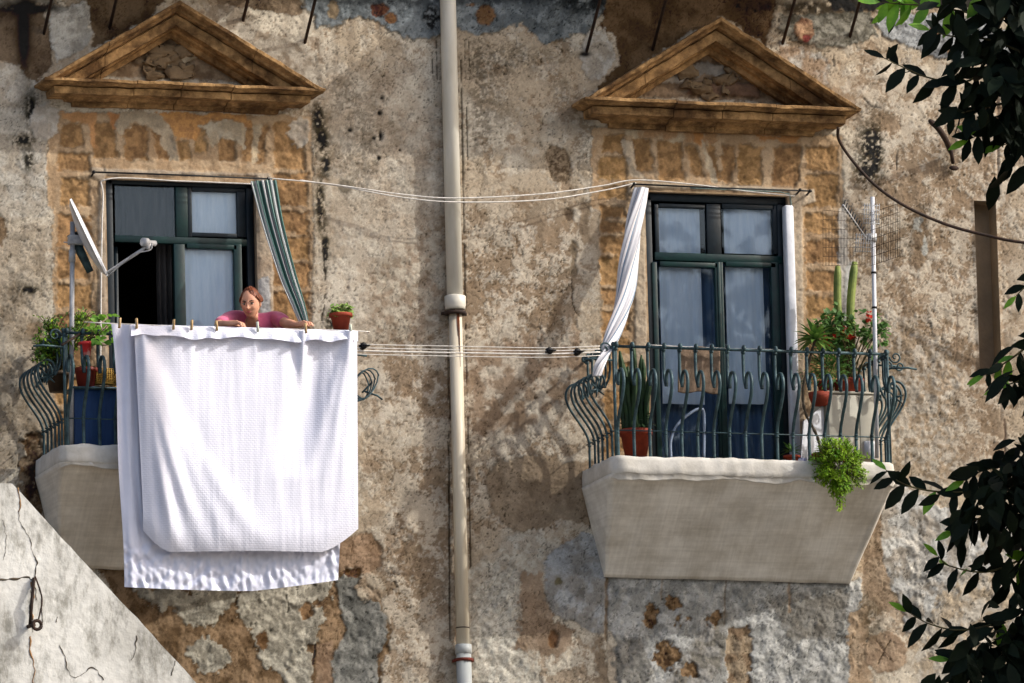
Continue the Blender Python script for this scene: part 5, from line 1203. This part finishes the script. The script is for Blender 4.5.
# head: modelled in its own frame then turned to look down to the left
Rh = Matrix.Rotation(R(-30),3,'Z') @ Matrix.Rotation(R(17),3,'X')     # faces -y, bowed
def HP(x,y,z): return hd+Rh@Vector((x,y,z))
NU_, NV_ = 40, 30; hv = []
def headpt(u,v,grow=0):
    th = u*2*math.pi; ph = v*math.pi; x = math.sin(ph)*math.sin(th); y = -math.sin(ph)*math.cos(th); z = math.cos(ph)
    X_,Y_,Z_ = x*.073, y*.092, z*.118
    if z < 0: X_ *= 1-.34*(-z)**1.4; Y_ *= 1-.12*(-z); 
    if y < 0 and z < -.1: Y_ -= .006*math.exp(-((z+.8)/.2)**2)
    if y < 0:
        Y_ *= .94
        ax_ = X_
        Y_ -= .024*math.exp(-(ax_/.011)**2)*math.exp(-((Z_+.024)/.014)**2) + .012*math.exp(-(ax_/.009)**2)*math.exp(-((Z_-.004)/.022)**2)  # nose
        for s_ in (-1,1): Y_ += .009*math.exp(-((ax_-.030*s_)/.014)**2)*math.exp(-((Z_-.012)/.011)**2); Y_ -= .005*math.exp(-((ax_-.040*s_)/.016)**2)*math.exp(-((Z_+.022)/.018)**2)
        Y_ -= .005*math.exp(-(ax_/.02)**2)*math.exp(-((Z_+.056)/.008)**2); Y_ += .004*math.exp(-(ax_/.03)**2)*math.exp(-((Z_+.043)/.006)**2); Y_ -= .007*math.exp(-(ax_/.018)**2)*math.exp(-((Z_+.095)/.016)**2)
    g_ = 1+grow
    return (X_*g_,Y_*g_,Z_*g_)
g = MB(); g.grid(lambda u,v: HP(*headpt(u,v)), 56, 44); body.add(g.v, g.f)
for s_ in (-1,1):     # ears
    e_ = MB(); e_.ball((0,0,0),.022,10,7,(.35,.7,1.25)); body.add([HP(v[0]+.072*s_, v[1]+.012, v[2]-.006) for v in e_.v], e_.f)
root = empty('person', (pelvis.x,-.2,flz), 'woman in a pink top leaning over the left railing, pegging up the white sheets', 'person')
obj('body', body, M['skin'], root)
for s_ in (-1,1):
    e_ = MB(); e_.ball((0,0,0),.0105,10,7,(1.25,.7,.8)); f_ = MB(); f_.add([HP(v[0]+.030*s_, v[1]-.0755, v[2]+.010) for v in e_.v], e_.f); obj('eye', f_, M['sclera'], root)
    e_ = MB(); e_.ball((0,0,0),.0060,10,7,(1,.5,1)); f_ = MB(); f_.add([HP(v[0]+.030*s_, v[1]-.0825, v[2]+.007) for v in e_.v], e_.f); obj('iris', f_, M['eyedark'], root)
    f_ = MB(); f_.tube([HP(.014*s_,-.087,.026),HP(.030*s_,-.086,.032),HP(.046*s_,-.076,.028)],[.004,.0045,.002],6); obj('eyebrow', f_, M['eyedark'], root)
    f_ = MB(); f_.tube([HP(.017*s_,-.083,.015),HP(.030*s_,-.086,.0185),HP(.044*s_,-.077,.013)],[.002,.003,.002],6); obj('eyelid', f_, M['eyedark'], root)
f_ = MB(); f_.tube([HP(-.020,-.083,-.0535),HP(-.008,-.0915,-.050),HP(.008,-.0915,-.050),HP(.020,-.083,-.0535)],[.002,.004,.004,.002],6); f_.tube([HP(-.016,-.085,-.057),HP(0,-.092,-.060),HP(.016,-.085,-.057)],[.002,.0045,.002],6); obj('lips', f_, M['lips'], root)
# hair: cap swept back from a side parting
h_ = MB()
def hairf(u,v):
    th = u*2*math.pi; front = max(0,math.cos(th)); ph_max = .60*math.pi - .345*math.pi*front**.8
    side_part = .0
    x,y,z = headpt(u, v*ph_max/math.pi, .045+.05*max(0,-math.cos(th))+.03*mnoise.noise(Vector((math.sin(th)*3,math.cos(th)*3,v*4))))
    st_ = .0022*math.sin(th*34+6*v)
    return HP(x*(1+.02)+st_, y+.004+st_, z+.003-.02*front*v*v*(1 if math.sin(th)<.2 else .4))
h_.grid(hairf, 120, 26)
for s_ in (-1,1):
    for i in range(9):
        y0 = -.045+.012*i; h_.tube(bezier([HP(.060*s_,y0,.060),HP(.074*s_,y0+.022,.03),HP(.074*s_,y0+.05,.0)],4),[.007]*8+[.003],6)
bn = MB(); bn.ball((0,0,0),.045,14,10,(1,.8,.9)); h_.add([HP(v[0],v[1]+.095,v[2]-.02) for v in bn.v], bn.f)
obj('hair', h_, M['hair'], root)
# pink jersey: same skeleton, a little fuller, sleeves to just past the elbow
k2 = Sk(); a0 = k2.p(waist+Vector((0,0,-.06)),.135); a1 = k2.p(waist.lerp(chest,.4),.135,a0); a2 = k2.p(chest,.142,a1); k2.p(neck+Vector((0,.04,-.030)),.072,a2)
for sh,el,wr in ((shR,elR,wrR),(shL,elL,wrL)):
    b = k2.p(chest.lerp(sh,.62),.088,a2); b = k2.p(sh,.070,b); b = k2.p(sh.lerp(el,.5),.062,b); b = k2.p(sh.lerp(el,.92),.056,b)
vs, fs = skin_mesh(k2.V,k2.E,k2.R); j_ = MB(); j_.add([Vector(v)+mnoise.noise_vector(Vector(v)*16)*.007 for v in vs], fs); obj('jersey', j_, M['pink'], root)
k3 = Sk(); a0 = k3.p(waist+Vector((0,0,-.03)),.128); a1 = k3.p(pelvis,.145,a0)
for s_ in (-1,1):
    h2 = k3.p(pelvis+Vector((.085*s_,0,-.07)),.112,a1); h2 = k3.p(Vector((pelvis.x+.09*s_,-.20,flz+.44)),.075,h2); k3.p(Vector((pelvis.x+.09*s_,-.15,flz+.13)),.062,h2)
vs, fs = skin_mesh(k3.V,k3.E,k3.R); j_ = MB(); j_.add(vs, fs); obj('trousers', j_, M['trouser'], root)

# ------------------------------------------------------------------ tree on the right
rnd = random.Random(21); TD = 5.0; SUNX = math.tan(R(SUN_AZ)); SUNZ = math.tan(R(SUN_EL))/math.cos(R(SUN_AZ))
lv, lvb, TG = MB(), MB(), []
def twig(pts, n, L=.20, dens=1, bright=0, r0=.012, droop=.75):
    P_ = bezier([W(*p) for p in pts], 8); m_ = len(P_); tg = MB(); TG.append(tg); tg.tube(P_, [r0*(1-.75*i/(m_-1)) for i in range(m_)], 5)
    for i in range(n):
        t = (i+.6)/n; k_ = min(m_-2,int(t*(m_-1))); p = P_[k_].lerp(P_[k_+1], t*(m_-1)-k_); tn = (P_[k_+1]-P_[k_]).normalized()
        s_ = 1 if i%2 else -1
        side = Vector((-tn.z,0,tn.x)).normalized()*s_
        d_ = tn*rnd.uniform(.35,.8)+side*rnd.uniform(.5,.9)+Vector((0,rnd.uniform(-.5,.3),-droop*rnd.uniform(.3,1)))
        ln = 1.18*L*rnd.uniform(.75,1.1)*(1 if t<.85 else .8)
        (lvb if rnd.random()<bright else lv).leaf(p, d_, (rnd.gauss(0,.5),-.8,rnd.gauss(.3,.4)), ln, ln*.42, rnd.uniform(.05,.3), .2)
    d_ = (P_[-1]-P_[-2]).normalized(); (lvb if bright else lv).leaf(P_[-1], d_, (0,-1,.3), L*.9, L*.3, .1)
D = TD
T_ = [ # main visible twigs (px, py, depth)
 ([(1040,40,D),(1000,60,D),(965,82,D-.1),(930,78,D-.2),(905,68,D-.2),(884,58,D-.3)],17,.20,.0),
 ([(1040,20,D),(980,14,D),(930,6,D-.2),(900,4,D-.3),(880,2,D-.3)],15,.19,.65),
 ([(1000,0,D),(960,-8,D),(915,-6,D-.3),(890,10,D-.4)],10,.19,.75),
 ([(1040,90,D+.2),(1000,104,D),(965,112,D),(948,118,D-.2)],13,.20,.1),
 ([(1040,120,D),(1005,122,D),(985,132,D),(968,140,D)],12,.19,.15),
 ([(1040,60,D+.4),(990,40,D+.2),(950,36,D),(930,30,D)],12,.19,.1),
 ([(1045,140,D),(1020,140,D),(1000,146,D)],7,.18,.2),
 ([(1045,270,D),(1030,282,D),(1016,296,D)],4,.15,.1),
 ([(1045,330,D),(1020,352,D),(1000,366,D),(982,376,D)],11,.15,.45),
 ([(1045,370,D),(1020,380,D),(1000,388,D)],9,.15,.3),
 ([(1045,480,D),(1000,486,D),(960,492,D-.1),(925,490,D-.2),(900,482,D-.2),(886,470,D-.3)],18,.19,.12),
 ([(1045,470,D),(1015,466,D),(985,470,D),(965,480,D)],14,.19,.05),
 ([(1045,500,D+.2),(1000,510,D),(975,520,D),(955,530,D)],14,.19,.05),
 ([(1045,545,D),(1020,560,D),(985,572,D),(950,566,D-.2),(938,556,D-.2)],14,.16,.15),
 ([(1045,600,D),(1000,622,D),(960,630,D),(930,624,D-.2),(908,612,D-.2)],15,.18,.10),
 ([(1045,620,D),(1005,650,D),(975,662,D),(950,660,D)],13,.18,.1),
 ([(1045,660,D),(1010,680,D),(970,690,D)],12,.18,.1),
]
for pts,n,L_,br_ in T_: twig(pts, n, L_, 1, br_)
# the crown: leafy clumps at their own places, only a part of it is inside the picture
clumps = []
def cl_px(x,y,d,r_,n): clumps.append((W(x,y,d), r_, n))
for (x,y,r_,n) in ((1010,30,.34,330),(985,70,.30,240),(1020,90,.34,260),(1000,-20,.4,260),(1030,130,.22,120),(955,10,.16,40),
                   (1030,380,.20,90),(1020,500,.36,320),(985,505,.22,120),(1040,460,.28,140),(1035,560,.22,110),(1030,630,.34,300),(1010,670,.34,300),(985,655,.22,110),(975,690,.26,130)):
    cl_px(x,y,D+.25,r_,n)
for i in range(110):      # body of the crown to the right of the frame, shading the boughs
    a = Vector((rnd.uniform(2.6,8.6), -rnd.uniform(4.6,9.0), Z0+rnd.uniform(-4.4,2.6)))
    px,py = proj(a)
    if px < 1024+95: continue
    if (a.z-Z0)+SUNZ*a.y > -4.3 and a.x+SUNX*a.y > -7: continue
    clumps.append((a, rnd.uniform(.45,.7), 130))
# upper crown, high and to the right: throws the soft dappled shade on the upper and right part of the facade
for i in range(0):
    tx = rnd.uniform(-4.6,4.6); tz = rnd.uniform(1.15,3.4) if i < 85 else rnd.uniform(-2.2,1.2)
    if i >= 85: tx = rnd.uniform(.4,4.6)
    d = rnd.uniform(5.0,8.5)
    if -3.9 < tx < -.2 and i >= 85: continue
    clumps.append((Vector((tx+SUNX*d, -d, Z0+tz+SUNZ*d)), rnd.uniform(.35,.6), 60))
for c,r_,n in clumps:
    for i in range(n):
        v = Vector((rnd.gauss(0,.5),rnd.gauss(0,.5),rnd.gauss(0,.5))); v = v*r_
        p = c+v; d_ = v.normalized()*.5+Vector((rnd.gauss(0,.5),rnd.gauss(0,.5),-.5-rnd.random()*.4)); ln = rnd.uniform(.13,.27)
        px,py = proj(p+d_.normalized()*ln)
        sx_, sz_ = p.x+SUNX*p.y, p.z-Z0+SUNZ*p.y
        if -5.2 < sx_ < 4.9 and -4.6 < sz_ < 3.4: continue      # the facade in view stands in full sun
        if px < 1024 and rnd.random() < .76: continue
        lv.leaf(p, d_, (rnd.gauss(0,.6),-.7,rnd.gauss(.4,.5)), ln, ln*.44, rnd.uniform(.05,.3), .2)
tb = Vector((6.0,-7.0,0)); tree = empty('tree', tb, 'dark broad-leaved tree whose drooping boughs reach in from the right edge', 'tree')
tk = MB(); tk.tube(bezier([tb,(5.9,-6.9,4),(6.1,-6.7,8.5),(5.8,-6.6,12),(5.4,-6.4,15),(5.8,-6.3,18),(6.6,-6.3,22),(7.4,-6.4,25)],6),[.42-.009*i for i in range(43)],14,rfun=lambda th,t:1+.1*math.cos(5*th)+.05*math.cos(9*th+t*9)); obj('trunk', tk, M['bark'], tree)
LB = []
for tgt,h in ((W(1045,60,D),13.2),(W(1045,20,D),14.5),(W(1045,120,D),12.6),(W(1045,350,D),12.2),(W(1045,485,D),11),(W(1045,560,D),10.4),(W(1045,620,D),10),(W(1045,660,D),9.6)):
    s_ = Vector((5.9,-6.6,h)); md_ = s_.lerp(Vector(tgt),.5)+Vector((0,0,.35)); P_ = bezier([s_,md_,tgt],8); lb2 = MB(); LB.append(lb2); lb2.tube(P_,[.09-.07*i/(len(P_)-1) for i in range(len(P_))],7)
for c,r_,n in clumps[15::3]:
    s_ = Vector((5.9,-6.6,min(24,max(9,c.z-.6)))); P_ = bezier([s_,s_.lerp(c,.5)+Vector((0,0,.2)),c],5); lb2 = MB(); LB.append(lb2); lb2.tube(P_,[.06-.045*i/(len(P_)-1) for i in range(len(P_))],6)
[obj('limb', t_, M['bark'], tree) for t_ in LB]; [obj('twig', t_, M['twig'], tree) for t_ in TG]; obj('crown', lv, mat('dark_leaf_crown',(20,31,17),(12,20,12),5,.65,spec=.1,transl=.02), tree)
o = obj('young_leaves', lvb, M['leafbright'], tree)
# ------------------------------------------------------------------ ground, street
M['asphalt'] = mat('dusty_street', (128,122,114), (108,103,96), 3, .95, .01, 40)
M['pave'] = mat('pavement_stone', (120,112,102), (98,92,84), 2, .9, .006, 20)
mb = MB(); mb.grid(lambda u,v: (-900+1800*u,-900+1800*v,0), 20, 20); mb.uv=None; tag(obj('ground', mb, M['asphalt'], smooth=False), kind='structure')
mb = MB(); mb.box((-40,-2.2,.004),(40,-.0,.14)); tag(obj('pavement', mb, M['pave'], smooth=False, bevel=.02), kind='structure')
# ------------------------------------------------------------------ light
w = bpy.data.worlds.new('World'); sc.world = w; w.use_nodes = True; N, L = NT(w)
sk = N.new('ShaderNodeTexSky'); sk.sky_type = 'NISHITA'; sk.sun_disc = False; sk.sun_elevation = R(SUN_EL); sk.air_density = 1; sk.dust_density = 5; sk.ozone_density = 1
sdir = Vector((math.sin(R(SUN_AZ))*math.cos(R(SUN_EL)), -math.cos(R(SUN_AZ))*math.cos(R(SUN_EL)), math.sin(R(SUN_EL))))
sk.sun_rotation = math.atan2(sdir.x, sdir.y)
bg = N['Background']; L.new(sk.outputs[0], bg.inputs[0]); bg.inputs[1].default_value = .15
ld = bpy.data.lights.new('sun','SUN'); ld.energy = 2.2; ld.angle = R(.5); ld.color = (1,.97,.91); lo = bpy.data.objects.new('sun', ld); COL.objects.link(lo)
lo.rotation_euler = sdir.to_track_quat('Z','Y').to_euler(); lo.location = (10,-20,30)
vs_ = sc.view_settings; vs_.view_transform = 'Standard'; vs_.look = 'None'; vs_.gamma = 1; vs_.use_curve_mapping = False; vs_.exposure = 0.72
sc.cycles.max_bounces = 6; sc.cycles.use_denoising = True
